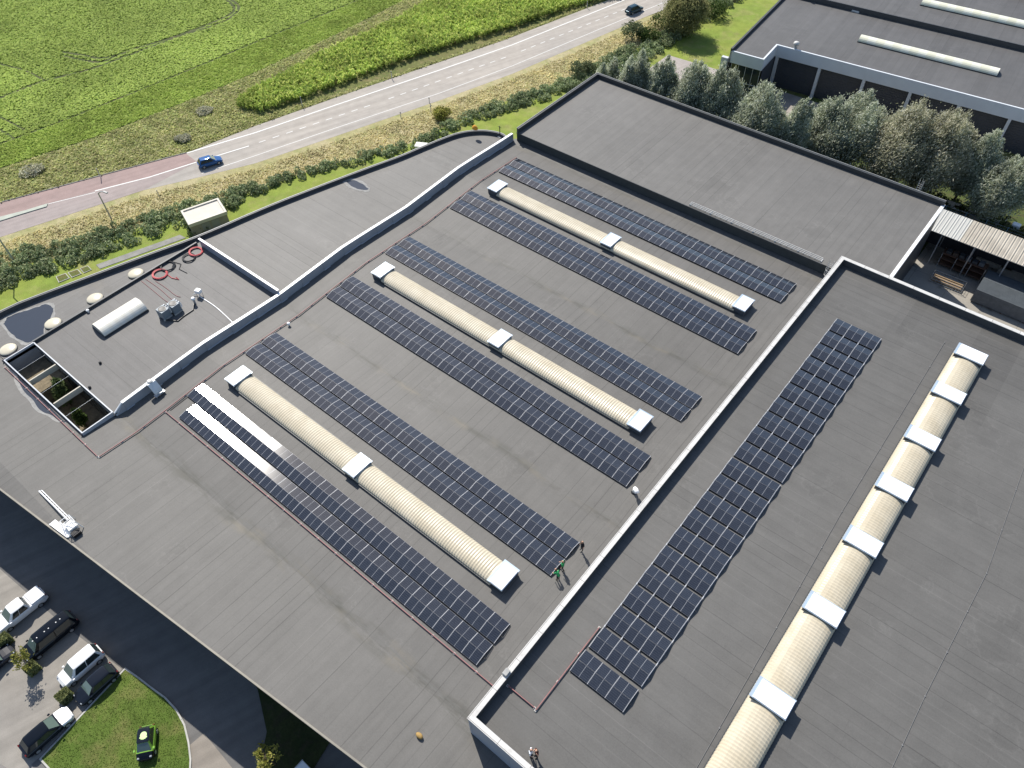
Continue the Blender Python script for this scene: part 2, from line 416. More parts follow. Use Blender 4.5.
struct('wheel_tracks', wt, ground_mat('track_soil', ((.05, .07, .02), (.065, .08, .026), (.11, .10, .05)), (.1, .25, 4.0), .5))
pt = scatter(fpoly, 12.0)
mrg = [p for p in trk[3]]
keep = np.ones(len(pt), bool)
for t, wd in zip(trk, (.50, .46, .50, .32, .35, .35, .38)): keep &= pdist(pt, t) > wd*RNG.uniform(.7, 1.25, len(pt))
pt = pt[keep]
dm = pdist(pt, mrg); E = np.array(mrg); 
side = np.zeros(len(pt), bool)                            # the sown margin between the last track and the field edge
side = in_poly(pt, [tuple(p) for p in mrg]+[(-60, 130), (-60, 0), (-90, 0)])
row = RNG.uniform(0, 1, len(pt))
big = np.sin(pt[:, 0]*.11+1.3)*np.sin(pt[:, 1]*.07)+.5*np.sin(pt[:, 0]*.31+pt[:, 1]*.23)
def crop(name, p, h, lu, lv, mat, label, cat, per=3, up=.3):
    n = len(p)*per; c = np.repeat(p, per, 0); c = np.concatenate([c+RNG.normal(0, .12, c.shape), RNG.uniform(.7, 1.0, (n, 1))*h], 1)
    a = rdir(n); a[:, 2] = np.abs(a[:, 2])*up; a /= np.linalg.norm(a, axis=1, keepdims=True)
    b = np.cross(a, np.stack([RNG.normal(0, .28, n), RNG.normal(0, .28, n), np.ones(n)], 1)); b /= np.linalg.norm(b, axis=1, keepdims=True)
    s = RNG.uniform(.6, 1.25, (n, 1))
    o = quads(name, c, a*lu/2*s, b*lv/2*s, mat); return tag(o, label, cat, kind='stuff')
crop('beet_leaves', pt[~side], .16, .30, .22, leaf_mat('beet_leaf', ((.23, .325, .062), (.29, .38, .075), (.345, .425, .092), (.29, .365, .10)), .14, .5, .05), 'broad green leaves of the low crop filling the field', 'crop')
crop('margin_grass', pt[side], .14, .30, .13, leaf_mat('margin_leaf', ((.25, .345, .065), (.315, .40, .08), (.375, .435, .11)), .3, .6, .12), 'lighter green sown strip along the edge of the field', 'grass', 3, .7)

# maize
mz = PX([(238, 108), (243, 98), (285, 77), (325, 55), (365, 38), (405, 19), (440, -4), (640, -4), (598, 1), (560, 12), (512, 29), (440, 50), (380, 70), (310, 97), (262, 113)])
mzp = smooth_line([Vector(p).to_tuple() for p in mz], 1)
p = scatter(mzp, 7.5); n = len(p)
per = 6; c = np.repeat(p, per, 0); nn = n*per
hh = np.repeat(RNG.uniform(1.15, 1.6, n), per)
c3 = np.concatenate([c+RNG.normal(0, .16, c.shape), (hh*RNG.uniform(.35, 1.0, nn))[:, None]], 1)
a = rdir(nn); a[:, 2] = RNG.uniform(.2, 1.4, nn); a /= np.linalg.norm(a, axis=1, keepdims=True)
b = np.cross(a, rdir(nn)); b /= np.linalg.norm(b, axis=1, keepdims=True)
tag(quads('maize_plants', c3, a*.36, b*.075*RNG.uniform(.7, 1.4, (nn, 1)), leaf_mat('maize_leaf', ((.26, .37, .085), (.35, .45, .10), (.44, .51, .13), (.50, .52, .17)), .45, .5, .12)),
    'tall yellow green maize standing in a strip beside the road', 'maize', kind='stuff')
# dry verge on the far side and on the near side of the road
vN = [(-92, -20), (-78.0, 18.2), (-73.5, 35.4), (-70.5, 55.1), (-69.3, 68.0), (-68.6, 87.0), (-68.8, 112), (-64, 112), (-60, 85), (-56.5, 66), (-55.5, 57), (-50.5, 71.5), (-44, 93), (-39.2, 110), (-33.5, 136), (-32.9, 136), (-38.6, 108.9), (-43.2, 93), (-49.4, 71.5), (-53.8, 55.2), (-56.4, 42.3), (-62.0, 29.5), (-68.7, 14.2), (-84.2, -22)]
v = MB(); v.face([(q[0], q[1], -.012) for q in vN])
struct('verge', v, ground_mat('verge_soil', ((.22, .22, .10), (.18, .21, .07), (.23, .18, .10)), (.12, .5, 5.0), .8))
p = scatter([(q[0], q[1]) for q in vN], 16)
tuftm = leaf_mat('dry_grass_blade', ((.30, .35, .12), (.40, .405, .175), (.47, .43, .235), (.35, .395, .14)), .5, .7, .28)
def tufts(name, p, h, lw, mat, label, cat, per=2, lean=.95):
    n = len(p)*per; c = np.repeat(p, per, 0)+RNG.normal(0, .10, (n, 2)); hs = h*RNG.uniform(.5, 1.35, n)*np.repeat(.6+.7*RNG.random(len(p))**2, per)
    a = np.stack([RNG.normal(0, lean, n), RNG.normal(0, lean, n), np.ones(n)], 1); a /= np.linalg.norm(a, axis=1, keepdims=True)
    b = np.cross(a, rdir(n)); b /= np.linalg.norm(b, axis=1, keepdims=True)
    c3 = np.concatenate([c, np.zeros((n, 1))], 1)+a*(hs/2)[:, None]
    return tag(quads(name, c3, b*lw*RNG.uniform(.6, 1.4, (n, 1)), a*(hs/2)[:, None], mat), label, cat, kind='stuff')
tufts('dry_grass', p, .30, .09, tuftm, 'tall dry grass and weeds between the field and the road', 'grass')
vS = roadS[:9]+[(-9, 182), (0, 182)]
inner = PX([(740, -10), (690, 22), (640, 45), (600, 66), (560, 83), (500, 103), (450, 124), (400, 148), (330, 165), (256, 188), (215, 202), (160, 222), (110, 236), (60, 258), (0, 268), (-60, 280)])
v = MB(); v.face([(q[0], q[1], -.011) for q in roadS[:9]+inner]); struct('near_verge', v, ground_mat('near_verge_soil', ((.38, .33, .19), (.32, .29, .14), (.22, .24, .085)), (.15, .4, 5.0), .7))
p = scatter([(q[0], q[1]) for q in roadS[:9]+inner], 15)
edge = pdist(p, roadS)
p1 = p[edge > 1.6]
tufts('straw_grass', p1, .26, .08, leaf_mat('straw_blade', ((.52, .46, .27), (.58, .51, .31), (.55, .49, .28), (.46, .455, .21)), .5, .7, .22), 'straw coloured grass between the road and the ditch bushes', 'grass')
# near lawns
lawnm = ground_mat('mown_lawn', ((.175, .235, .04), (.21, .255, .045), (.25, .24, .085)), (.13, .25, 7.0), .6)
lw = PX([(-60, 282), (0, 268), (60, 258), (110, 236), (160, 222), (215, 202), (256, 188), (330, 165), (400, 148), (450, 124), (500, 103), (560, 83), (600, 66), (640, 45), (700, 20), (760, -10), (800, -20)])
l = MB(); l.face([(q[0], q[1], -.006) for q in lw]+[(8, 126, -.006), (8, 94, -.006), (-5, 92, -.006), (-5, 60, -.006), (-22, 20, -.006), (-26, -16, -.006), (-50, -16, -.006)])
struct('side_lawn', l, lawnm)
sp = MB(); sp.prism(PX([(96, 265), (100, 269), (186, 238), (180, 235)]), -.02, .05); struct('paving_strip', sp, CONCDK)
for i, q in enumerate([[(56, 277), (66, 273.5), (70, 278.5), (59, 283)], [(68, 273), (78, 269.5), (82, 274), (72, 278)], [(80, 269), (88, 266), (92, 270), (84, 273.5)]]):
    s_ = MB(); s_.prism(PX(q), -.02, .10); s_.prism([tuple(Vector(a_).lerp(sum((Vector(b_) for b_ in PX(q)), Vector((0, 0)))/4, .12)) for a_ in PX(q)], .10, .104, 1)
    tag(s_.build('planting_box', [CONC, ground_mat('bed_soil%d' % i, ((.13, .10, .035), (.10, .12, .03), (.16, .12, .06)), (.3, 1., 6.), .8)]),
        ('low planting box with brown soil, first in the row along the building', 'low planting box with soil, middle one of three by the building', 'low planting box nearest the long paving strip')[i], 'planting box', 'planting boxes beside the office wing')

# bramble bushes along the ditch
bt = PX([(-30, 262), (0, 252), (60, 246), (110, 228), (160, 213), (215, 196), (256, 184), (330, 162), (400, 146), (450, 124), (490, 106), (530, 92), (570, 80), (600, 62), (640, 45), (690, 15), (740, -12)])
bb = PX([(-30, 300), (0, 291), (60, 270), (110, 252), (150, 238), (185, 226), (235, 208), (256, 194), (330, 170), (400, 153), (455, 132), (500, 113), (545, 100), (580, 88), (612, 78), (650, 60), (700, 25), (745, -2)])
bp = [tuple(q) for q in bt]+[tuple(q) for q in reversed(bb)]
cen = scatter(bp, 1.2); bs = []
C_, U_, V_ = [], [], []
for (x, y) in cen:
    rr = random.uniform(.45, .95); hz = random.uniform(.5, 1.25); n = int(120*rr*rr)+30
    if y > 100: hz *= 1.2; rr *= 1.1
    d = rdir(n); d[:, 2] = np.abs(d[:, 2]); rad = RNG.uniform(.75, 1.05, (n, 1))
    c = d*rad*np.array([rr, rr, hz])+np.array([x, y, .05]); u, v_ = leaf_uv(n, .24, .15)
    C_.append(c); U_.append(u); V_.append(v_)
tag(quads('bramble_bushes', np.concatenate(C_), np.concatenate(U_), np.concatenate(V_), leaf_mat('bramble_leaf', ((.14, .19, .085), (.23, .29, .14), (.31, .365, .205), (.38, .385, .22)), .2, .5, .2)),
    'tangled dark green bushes filling the ditch behind the building', 'bushes', kind='stuff')

# front car park, driveway and lawn
cp = MB(); cp.face([(q[0], q[1], -.008) for q in [(-60, -12.0), (-60, -60), (110, -60), (110, -2)]])
struct('driveway', cp, asphalt('driveway_asphalt', (.115, .112, .108), (.135, .13, .124)))
cp = MB(); cp.face([(q[0], q[1], -.003) for q in PX([(-120, 505), (-80, 490), (0, 569), (60, 622), (122, 669), (40, 757), (18, 775), (-70, 720), (-200, 640)])])
struct('car_park', cp, asphalt('car_park_concrete', (.255, .235, .205), (.215, .20, .18)))
cp = MB(); cp.face([(q[0], q[1], -.004) for q in PX([(-200, 640), (-70, 690), (0, 730), (24, 748), (44, 790), (-100, 900), (-300, 800)])])
struct('access_road', cp, asphalt('access_asphalt', (.20, .185, .17), (.18, .17, .16)))
fl = PX([(125.5, 670), (137, 678), (150, 688), (165, 699), (176, 711), (184, 726), (188, 743), (190, 760), (189, 780), (180, 800), (80, 800), (42, 759)])
lm = MB(); lm.prism(fl, -.02, .10); struct('front_lawn', lm, ground_mat('front_lawn_grass', ((.075, .120, .020), (.095, .14, .025), (.15, .145, .05)), (.14, .30, 8.0), .6))
kb = MB(); kb.wall(fl, .16, -.02, .13, closed=True); struct('lawn_kerb', kb, CONC)
tufts('lawn_blades', scatter(fl, 110), .05, .035, leaf_mat('lawn_blade', ((.09, .145, .025), (.115, .165, .032), (.155, .175, .055)), .3, .6, .3), 'short grass of the front lawn inside the kerb', 'grass', 1).location.z = .1
cp = MB(); cp.prism(PX([(190, 745), (204, 733), (250, 790), (190, 790)]), -.02, .004); struct('entrance_paving', cp, asphalt('entrance_concrete', (.25, .22, .185), (.225, .20, .17)))
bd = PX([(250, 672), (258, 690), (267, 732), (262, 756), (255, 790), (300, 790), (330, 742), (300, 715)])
lm = MB(); lm.prism(bd, -.02, .08); struct('shaded_bed', lm, ground_mat('bed_grass', ((.024, .034, .011), (.034, .042, .014), (.04, .035, .022)), (.3, .8, 6), .8))  # grass colours darkened to deepen the building's shade on this bed

# yard behind the tall hall
yd = MB(); yd.face([(x, y, -.009) for x, y in [(54.3, 69), (140, 69), (140, 99), (54.3, 99)]])
m = NT('yard_concrete'); v = m.obj(); X = m.xyz(v)
c = m.mix(m.ramp(m.noise(v, .12, 4), .35, .65), (.31, .285, .245), (.25, .235, .205))
j = m.ma('MAXIMUM', m.ma('LESS_THAN', m.ma('FRACT', m.ma('DIVIDE', X[0], 5.0)), .008), m.ma('LESS_THAN', m.ma('FRACT', m.ma('DIVIDE', X[1], 5.0)), .008))
c = m.mix(m.ma('MULTIPLY', j, .7), c, (.07, .06, .05))
c = m.mix(m.ramp(m.noise(v, .45, 5, .7), .55, .68, 0, .75), c, (.10, .09, .075)); m.base(m.mul(c, m.ramp(m.noise(v, 8, 3), .25, .75, .85, 1.15)))
struct('yard_floor', yd, m.fin(.85, .2))
gy = MB(); gy.face([(x, y, -.010) for x, y in [(-4, 91), (54.3, 91), (54.3, 99), (140, 99), (140, 128), (-4, 124)]])
struct('back_grass', gy, ground_mat('shady_grass', ((.05, .07, .02), (.08, .105, .028), (.08, .065, .035)), (.12, .6, 6), .8))
fc = MB(); fc.face([tuple(at(a_, b_, 0))[:2]+(.002,) for a_, b_ in [(668, 55), (760, 82), (762, 108), (640, 75)]])
struct('concrete_apron', fc, asphalt('apron_concrete', (.36, .32, .29), (.31, .28, .26)))
fc = MB(); fc.face([(x, y, .003) for x, y in [(14, 113), (140, 121), (140, 128), (14, 124.5)]])
struct('rear_road', fc, asphalt('rear_concrete', (.33, .29, .25), (.28, .25, .22)))

# ================================================================== BUILDINGS
Z0 = 9.0; AMP = .28; YF0, YF1 = -12.68, .112
def zr(y):            # the main roof falls from the rooflight ridges to valleys 23 m apart
    t = ((y+0.1) % 23.0)/11.5; t = t if t <= 1 else 2-t
    return -AMP+2*AMP*t
def yf(x): return YF0+YF1*x
WX = -30.0
MAINROOF = roof_mat('main_roofing', (.108, .103, .095), 'y', 1.0, .025, stains=((-.1, 1.2, 1.0), (22.9, .9, .75), (45.9, .9, .75), (68.4, .6, .5)))
OFFROOF = roof_mat('office_roofing', (.116, .111, .106), 'x', 1.0, .05)
B2ROOF = roof_mat('tall_hall_roofing', (.104, .1005, .094), 'x', 1.05, .022, patch=((10, 50, 62.5, 70, -.10), (17.5, 22, 55, 70, -.10), (-1, 12, -1, 3.6, -.05), (9, 11.5, 60, 70, -.06)), seam_amt=.30)
B3ROOF = roof_mat('rear_hall_roofing', (.121, .116, .108), 'y', 1.1, .03, seam_amt=.30)
B4ROOF = roof_mat('far_hall_roofing', (.088, .086, .085), 'y', 1.1, .06, seam_amt=.2)
WALLM = plain('wall_panel', (.30, .30, .29), .6, .3, 0, .1, .8)
WALLDK = plain('dark_wall_panel', (.035, .037, .042), .55, .4, 0, .12, .8)

WH = thing('warehouse', 'big grey flat-roofed warehouse with three long cream rooflights and six solar arrays', 'warehouse', (0, 0, 0))
rf = MB()
def roofstrip(x0, x1, y0, y1, sub=()):
    ys = [y0]+[q for q in [-11.6, -.1, 11.4, 22.9, 34.4, 45.9, 57.4, 68.9] if y0 < q < y1]+[y1]
    for a, b in zip(ys[:-1], ys[1:]):
        rf.quad((x0, a, Z0+zr(a)), (x1, a, Z0+zr(a)), (x1, b, Z0+zr(b)), (x0, b, Z0+zr(b)))
roofstrip(-4.2, 48.6, -.45, 70.2)
CY = (-21.6, -4.6, -4.0, -.45)                 # courtyard opening
roofstrip(CY[1], 100, -4.05, -.45)
# front strip down to the slanted facade
xs = [WX, -20, -10, 0, 10, 20, 30, 40, 50, 60, 78]
for a, b in zip(xs[:-1], xs[1:]):
    for y0_, y1_ in ((None, -11.6), (-11.6, -4.05)):
        la = yf(a) if y0_ is None else max(y0_, yf(a)); lb = yf(b) if y0_ is None else max(y0_, yf(b))
        ha = max(y1_, la); hb = max(y1_, lb)
        if ha-la < 1e-4 and hb-lb < 1e-4: continue
        rf.quad((a, la, Z0+zr(la)), (b, lb, Z0+zr(lb)), (b, hb, Z0+zr(hb)), (a, ha, Z0+zr(ha)))
roofo = rf.build('roof', MAINROOF, WH)
wl_ = MB()
fac = [(x, yf(x)+1.9) for x in (100, 60, 20, WX)]
for (a, b) in zip(fac[:-1], fac[1:]): wl_.quad(a+(0,), a+(Z0+zr(a[1])-.02,), b+(Z0+zr(b[1])-.02,), b+(0,))
wl_.quad((WX, yf(WX), 0), (WX, yf(WX), Z0), (WX, -4, Z0-.03), (WX, -4, 0))
wl_.quad((-4.2, 70.1, 0), (-4.2, 60, 0), (-4.2, 60, Z0-.3), (-4.2, 70.1, Z0-.3))
wl_.build('wall', WALLM, WH)
# metal edge strip along the front
es = MB(); es.wall([(WX, yf(WX)), (0, yf(0)), (40, yf(40)), (78, yf(78))], -.16, Z0-.25, Z0+.10, zf=lambda x, y: zr(y)); es.build('edge_strip', plain('edge_metal', (.20, .185, .155), .5, .4, .2, .15, 1.0), WH)

CREAM = NT('cream_rooflight'); v = CREAM.obj(); X = CREAM.xyz(v)
cc = CREAM.mix(CREAM.ramp(CREAM.noise(v, .5, 4), .35, .65), (.44, .385, .28), (.51, .455, .345))
cc = CREAM.mix(CREAM.ramp(CREAM.noise(v, 2.2, 4, .7), .5, .75, 0, .35), cc, (.55, .46, .33))
CREAM.base(cc); CREAM.fin(.38, .45); CREAM = CREAM.m
VENTW = plain('vent_lid', (.88, .88, .88), .4, .5, 0, .02); VENTF = plain('vent_flange', (.34, .42, .50), .4, .5, .1, .05)
def skylight(parent, name, x0, x1, yc, zb, axis='x', width=2.5, rise=.54, caps=(), capl=1.8, caph=.97, capw=2.66, capz=None, label=None):
    """a corrugated barrel rooflight on a kerb, with hinged smoke vents along it"""
    T = (lambda a, b, z: (a, b, z)) if axis == 'x' else (lambda a, b, z: (b, a, z))
    k = MB(); h = width/2
    for s_ in (-1, 1):
        a, b = sorted((yc+s_*h, yc+s_*(h+.10)))
        if axis == 'x': k.box(x0, x1, a, b, zb-.3, zb+.22)
        else: k.box(a, b, x0, x1, zb-.3, zb+.22)
    for e in (x0, x1):
        a, b = sorted((e, e+(.1 if e == x1 else -.1)))
        if axis == 'x': k.box(a, b, yc-h-.1, yc+h+.1, zb-.3, zb+.24)
        else: k.box(yc-h-.1, yc+h+.1, a, b, zb-.3, zb+.24)
    segs = []; n = max(1, int((x1-x0)/.15)); na = 12
    mb = MB(); X_ = np.linspace(x0, x1, n+1)
    for i, xx in enumerate(X_):
        cor = .024 if i % 2 else -.014
        for q in range(na+1):
            t = pi*q/na; yy = yc-cos(t)*(h+cor*.7); zz = zb+.22+(rise+cor)*sin(t)**.9
            mb.v.append(T(xx, yy, zz))
    for i in range(n):
        for q in range(na):
            a = i*(na+1)+q; b = a+na+1
            mb.f.append((a, b, b+1, a+1) if axis == 'x' else (a, a+1, b+1, b)); mb.mi.append(0)
    for e, rev in ((0, False), (n, True)):
        k0 = e*(na+1); idx = list(range(k0, k0+na+1)); mb.f.append(tuple(idx if rev else idx[::-1])); mb.mi.append(0)
    o = mb.build(name, CREAM, parent); 
    if label: o['label'] = label
    k.build('kerb', DKTRIM, o)
    for c in caps:
        cm = MB(); top = capz if capz else zb+caph; hw = capw/2
        lo = zb+.02
        def bx(a0, a1, b0, b1, z0, z1, mi, bev=0):
            if axis == 'x': cm.box(a0, a1, b0, b1, z0, z1, mi, None, bev)
            else: cm.box(b0, b1, a0, a1, z0, z1, mi, None, bev)
        L = capl/2
        for s_ in (-1, 1):                                          # dark frame cheeks and a light lid
            bx(c+s_*(L-.17), c+s_*(L-.11), yc-hw+.12, yc+hw-.12, lo, top-.13, 1)
            bx(c-L+.18, c+L-.18, yc+s_*(hw-.18), yc+s_*(hw-.12), lo, top-.13, 1)
        bx(c-L, c+L, yc-hw, yc+hw, top-.13, top-.085, 2)
        if axis == 'x': bx(c-L+.27, c+L-.04, yc-hw+.05, yc+hw-.22, top-.085, top+.0, 0, .03)
        else: bx(c-L+.05, c+L-.12, yc-hw+.28, yc+hw-.04, top-.085, top+.0, 0, .03)
        cm.build('smoke_vent', [VENTW, plain('vent_frame', (.07, .08, .095), .45, .4, .2, .1) if 'vent_frame' not in bpy.data.materials else bpy.data.materials['vent_frame'], VENTF], o)
    return o
for yc, lab in ((11.45, 'rooflight nearest the parked cars, its left end near the sunlit panels'), (34.4, 'middle one of the three long cream rooflights'), (57.4, 'farthest of the three long cream rooflights')):
    skylight(WH, 'rooflight', 3.7, 41.6, yc, Z0+zr(yc)-.02, caps=(2.95, 22.55, 42.1), label=lab)

# office wing on the west side: low roof, curved outer edge
OW = thing('office_wing', 'low office roof with a curved dark parapet along its outer side', 'building', (0, 0, 0))
zo = Z0+1.5
outer = smooth_line([(-30.0, -14)]+PX([(0, 309), (48, 290.5), (98, 272), (150, 252.5), (200, 234.8), (264.5, 206.4), (317, 186), (366, 167.4), (399, 155.7), (417.5, 147.7), (442.5, 137.5), (458, 132), (473.8, 129.5), (489, 129.7), (503.4, 132.8)], Z0+.62)+[(-4.3, 68.6)], 2)
# roofs (low part with the domes and the office part, then the higher curved part)
lowo = [q for q in outer if q[1] < 23.4]; hio = [q for q in outer if q[1] >= 23.4]
rl = MB(); rl.face([(q[0], q[1], Z0-.03) for q in [(-21.85, -4.0), (-21.85, 23.3)]+[(lowo[-1][0], 23.3)]+list(reversed(lowo[:-1]))[:-1]+[(-30.0, -4.05)]][::-1])
rl.build('lower_roof', roof_mat('dirty_roofing', (.125, .12, .113), 'y', 1.0, .07, stains=((1, 3.0, .6), (9, 3.0, .5))), OW)
rl = MB(); rl.face([(x, y, Z0+.06) for x, y in [(-21.8, -.45), (-4.2, -.45), (-4.2, 23.3), (-21.8, 23.3)]]); rl.build('roof', OFFROOF, OW)
rl = MB(); rl.face([(q[0], q[1], Z0+.035) for q in hio]+[(-4.2, 68.7, Z0+.035), (-4.2, 23.3, Z0+.035), (hio[0][0], 23.3, Z0+.035)]); rl.build('curved_roof', roof_mat('curved_roofing', (.120, .115, .107), 'x', 1.1, .03, patch=((-16, -4.5, 41, 47, -.07), (-14, -4.5, 33.4, 35.0, .07))), OW)
pw = MB(); pw.wall(outer, -.34, 0, Z0+.57); pw.build('outer_parapet', [plain('dark_parapet', (.05, .054, .06), .55, .4, 0, .12)], OW)
pc = MB(); pc.wall([(q[0]-.0, q[1]) for q in outer], -.12, Z0+.573, Z0+.62); pc.build('parapet_edge', GREYTRIM, OW)
pw = MB(); pw.wall([(-21.95, -.4), (-21.95, 23.2)], -.22, Z0-.3, Z0+.42); pw.build('low_upstand', DKTRIM, OW)
pw = MB(); pw.wall([(-21.0, 23.3), (-4.5, 23.3)], .16, Z0, Z0+1.28); pw.build('party_wall', plain('party_wall_sheet', (.27, .29, .34), .45, .4, .1, .1, 1.), OW)
pw = MB(); pw.wall([(-21.05, 23.24), (-4.5, 23.24)], .30, Z0+1.283, Z0+1.34); pw.build('coping', WHITE, OW)
# curtain upstand against the main roof: sheet metal face, white coping
cw = resample([(-4.25, .9), (-4.2, 12), (-4.2, 23), (-4.2, 34), (-4.2, 46), (-4.2, 57), (-4.2, 69.6)], 3.0)
pw = MB()
for i in range(len(cw)-1):
    (xa, ya), (xb, yb) = cw[i], cw[i+1]; za, zb_ = Z0+zr(ya), Z0+zr(yb); ta = .95 if i == 0 else 1.14
    g_ = .02
    pw.quad((xa+.18, ya+g_, za-.02), (xb+.18, yb-g_, zb_-.02), (xb+.12, yb-g_, zb_+1.12), (xa+.12, ya+g_, za+1.12))
    pw.quad((xb-.25, yb, zb_-.3), (xa-.25, ya, za-.3), (xa-.25, ya, za+1.12), (xb-.25, yb, zb_+1.12))
    pw.quad((xa+.12, ya, za+1.12), (xb+.12, yb, zb_+1.12), (xb-.25, yb, zb_+1.12), (xa-.25, ya, za+1.12))
    pw.box(xa+.17, xa+.27, ya, yb, 0, .05, 1, Matrix.Translation((0, 0, za+.0)))
pw.face([(-4.02, .9, Z0+zr(.9)-.02), (-4.13, .9, Z0+zr(.9)+1.12), (-4.5, .9, Z0+zr(.9)+1.12), (-4.5, -.3, Z0+.1), (-4.2, -.3, Z0+zr(-.3)-.02)])
pw.build('upstand', [plain('upstand_sheet', (.33, .35, .38), .45, .45, .25, .08, .8), ALU], OW)
pc = MB(); pc.wall([(-4.10, y) for x, y in cw], .40, 1.123, 1.19, zf=lambda x, y: Z0+zr(y)); pc.build('coping', WHITE, OW)
pc = MB(); pc.tube([(-4.3, .9, Z0+zr(.9)+1.15), (-4.35, -.3, Z0+.15)], .09); pc.build('end_trim', WHITE, OW)
# courtyard
cy = MB(); x0, x1, y0, y1 = CY; zb = 4.2
cy.quad((x0, y0, zb), (x0, y1, zb), (x0, y1, Z0+.05), (x0, y0, Z0+.05)); cy.quad((x1, y1, zb), (x1, y0, zb), (x1, y0, Z0+.05), (x1, y1, Z0+.05))
cy.quad((x1, y0, zb), (x0, y0, zb), (x0, y0, Z0+.05), (x1, y0, Z0+.05))
cy.quad((x0, y1, zb), (x1, y1, zb), (x1, y1, Z0+.05), (x0, y1, Z0+.05), 1)
for q in range(12):
    xa = x0+.5+q*1.3; cy.box(xa, xa+1.1, y1-.05, y1-.02, zb+.3, Z0-1.0, 2)
cy.build('courtyard_wall', [plain('courtyard_render', (.30, .31, .32), .7, .3, 0, .08), plain('courtyard_frame', (.22, .24, .24), .5, .3, 0, .1), GLASS], OW)
cy = MB(); cy.quad((x0, y0, zb), (x1, y0, zb), (x1, y1, zb), (x0, y1, zb)); cy.box(x0+.01, x0+5.2, y0+.01, y1-.01, zb+.01, 6.9); cy.build('courtyard_floor', ground_mat('courtyard_gravel', ((.22, .18, .12), (.18, .15, .10), (.10, .08, .055)), (.3, 1., 8), .6), OW)
cy = MB(); cy.wall([(x0, y0), (x0, y1), (x1, y1), (x1, y0)], .13, Z0-.35, Z0+.34, closed=True); cy.build('courtyard_kerb', [plain('kerb_sheet', (.40, .42, .45), .5, .4, .1, .08)], OW)
cy = MB(); cy.wall([(x0-.3, y0-.3), (x0-.3, y1-.1), (x0-.1, y1-.1), (x0-.1, y0-.1), (x1, y0-.1), (x1, y0-.3)], -.01, Z0-.1, Z0+.30); cy.build('courtyard_flashing', plain('dull_flashing', (.28, .24, .24), .5, .4, .2, .15), OW)
for xx in (x0+5.3, x0+10.7):
    cy = MB(); cy.box(xx-.08, xx+.08, y0+.13, y1-.13, Z0-.5, Z0+.28); cy.build('courtyard_beam', plain('beam_paint', (.46, .42, .34), .6, .3, 0, .06) if 'beam_paint' not in bpy.data.materials else bpy.data.materials['beam_paint'], OW)
for xx in (x0+2.7, x0+8.0, x0+13.3):
    cy = MB(); cy.tube([(xx, y0, Z0+.1), (xx, y1, Z0+.1)], .014, 6); cy.build('courtyard_cable', STEEL, OW)
DOME = plain('dome_acrylic', (.55, .50, .38), .25, .5, 0, .06, 1.2)
for i, (a_, b_) in enumerate([(7, 348), (52, 322), (94, 297), (135, 272)]):
    q = at(a_, b_, Z0+.35)
    d_ = thing('dome_rooflight', ('cream domed rooflight beside the courtyard corner', 'cream domed rooflight at the right edge of the large roof puddle', 'cream domed rooflight between the puddle and the farthest dome', 'farthest cream domed rooflight, near the red cable coils')[i], 'rooflight', (q.x, q.y, Z0-.03), 0, 'domed rooflights')
    k = MB(); k.lathe([(1.05, 0), (1.03, .14)], seg=24); k.build('kerb', DKTRIM, d_)
    k = MB(); k.lathe([(1.0, .14), (1.0, .17), (.92, .24), (.74, .31), (.48, .36), (.24, .385), (.02, .39)], seg=24); k.build('dome', DOME, d_, True)
VAULT = NT('white_rooflight'); vv = VAULT.obj(); Xv = VAULT.xyz(vv)
bandm = VAULT.ma('LESS_THAN', VAULT.ma('FRACT', VAULT.ma('MULTIPLY', Xv[1], .98)), .5)
VAULT.base(VAULT.mix(bandm, (.66, .64, .57), (.645, .615, .53))); VAULT = VAULT.fin(.35, .5)
bl = thing('barrel_rooflight', 'short white barrel rooflight on the office roof left of the air units', 'rooflight', tuple(at(119.3, 316, Z0+.6))[:2]+(Z0+.06,))
k = MB(); k.box(-1.45, 1.45, -3.05, 3.05, 0, .25); k.build('kerb', DKTRIM, bl)
k = MB()
for i, yy in enumerate((-3.0, 3.0)):
    for q in range(15): t = pi*q/14; k.v.append((-cos(t)*1.38, yy, .25+.85*sin(t)))
for q in range(14): k.f.append((q, q+1, q+16, q+15)); k.mi.append(0)
k.f.append(tuple(range(14, -1, -1))); k.f.append(tuple(range(15, 30))); k.mi += [1, 1]
for j in range(7):
    k.box(-.01, .01, -3+j, -2.98+j, 1.08, 1.12, 0)
k.build('vault', [VAULT, GREYTRIM], bl, False)

# tall hall on the right
TH = thing('tall_hall', 'taller dark grey hall with white parapet and one steep solar block', 'building', (48.45, -.5, 0))
zb2 = Z0+2.6; W2, D2 = 92.0, 70.3
r2 = MB(); r2.quad((.3, .3, zb2), (W2, .3, zb2), (W2, D2-.3, zb2), (.3, D2-.3, zb2)); r2.build('roof', B2ROOF, TH)
ww = MB()
ww.quad((0, 0, 0), (W2, 0, 0), (W2, 0, zb2+.9), (0, 0, zb2+.9)); ww.quad((0, D2, 0), (0, 0, 0), (0, 0, zb2+.9), (0, D2, zb2+.9)); ww.quad((W2, D2, 0), (0, D2, 0), (0, D2, zb2+.9), (W2, D2, zb2+.9))
ww.quad((W2, 0, 0), (W2, D2, 0), (W2, D2, zb2+.9), (W2, 0, zb2+.9))
for j in range(0, 24): ww.box(j*3.9+.2, j*3.9+.26, -.02, .0, 0, zb2+.88)
ww.build('wall', plain('hall_wall_sheet', (.33, .36, .42), .5, .4, .1, .07, .6), TH)
pp = MB(); pp.wall([(.02, .02), (W2, .02)], .45, zb2-.1, zb2+.9); pp.wall([(.02, D2-.02), (.02, .471)], .45, zb2-.1, zb2+.9); pp.wall([(W2, D2-.02), (.471, D2-.02)], .45, zb2-.1, zb2+.9)
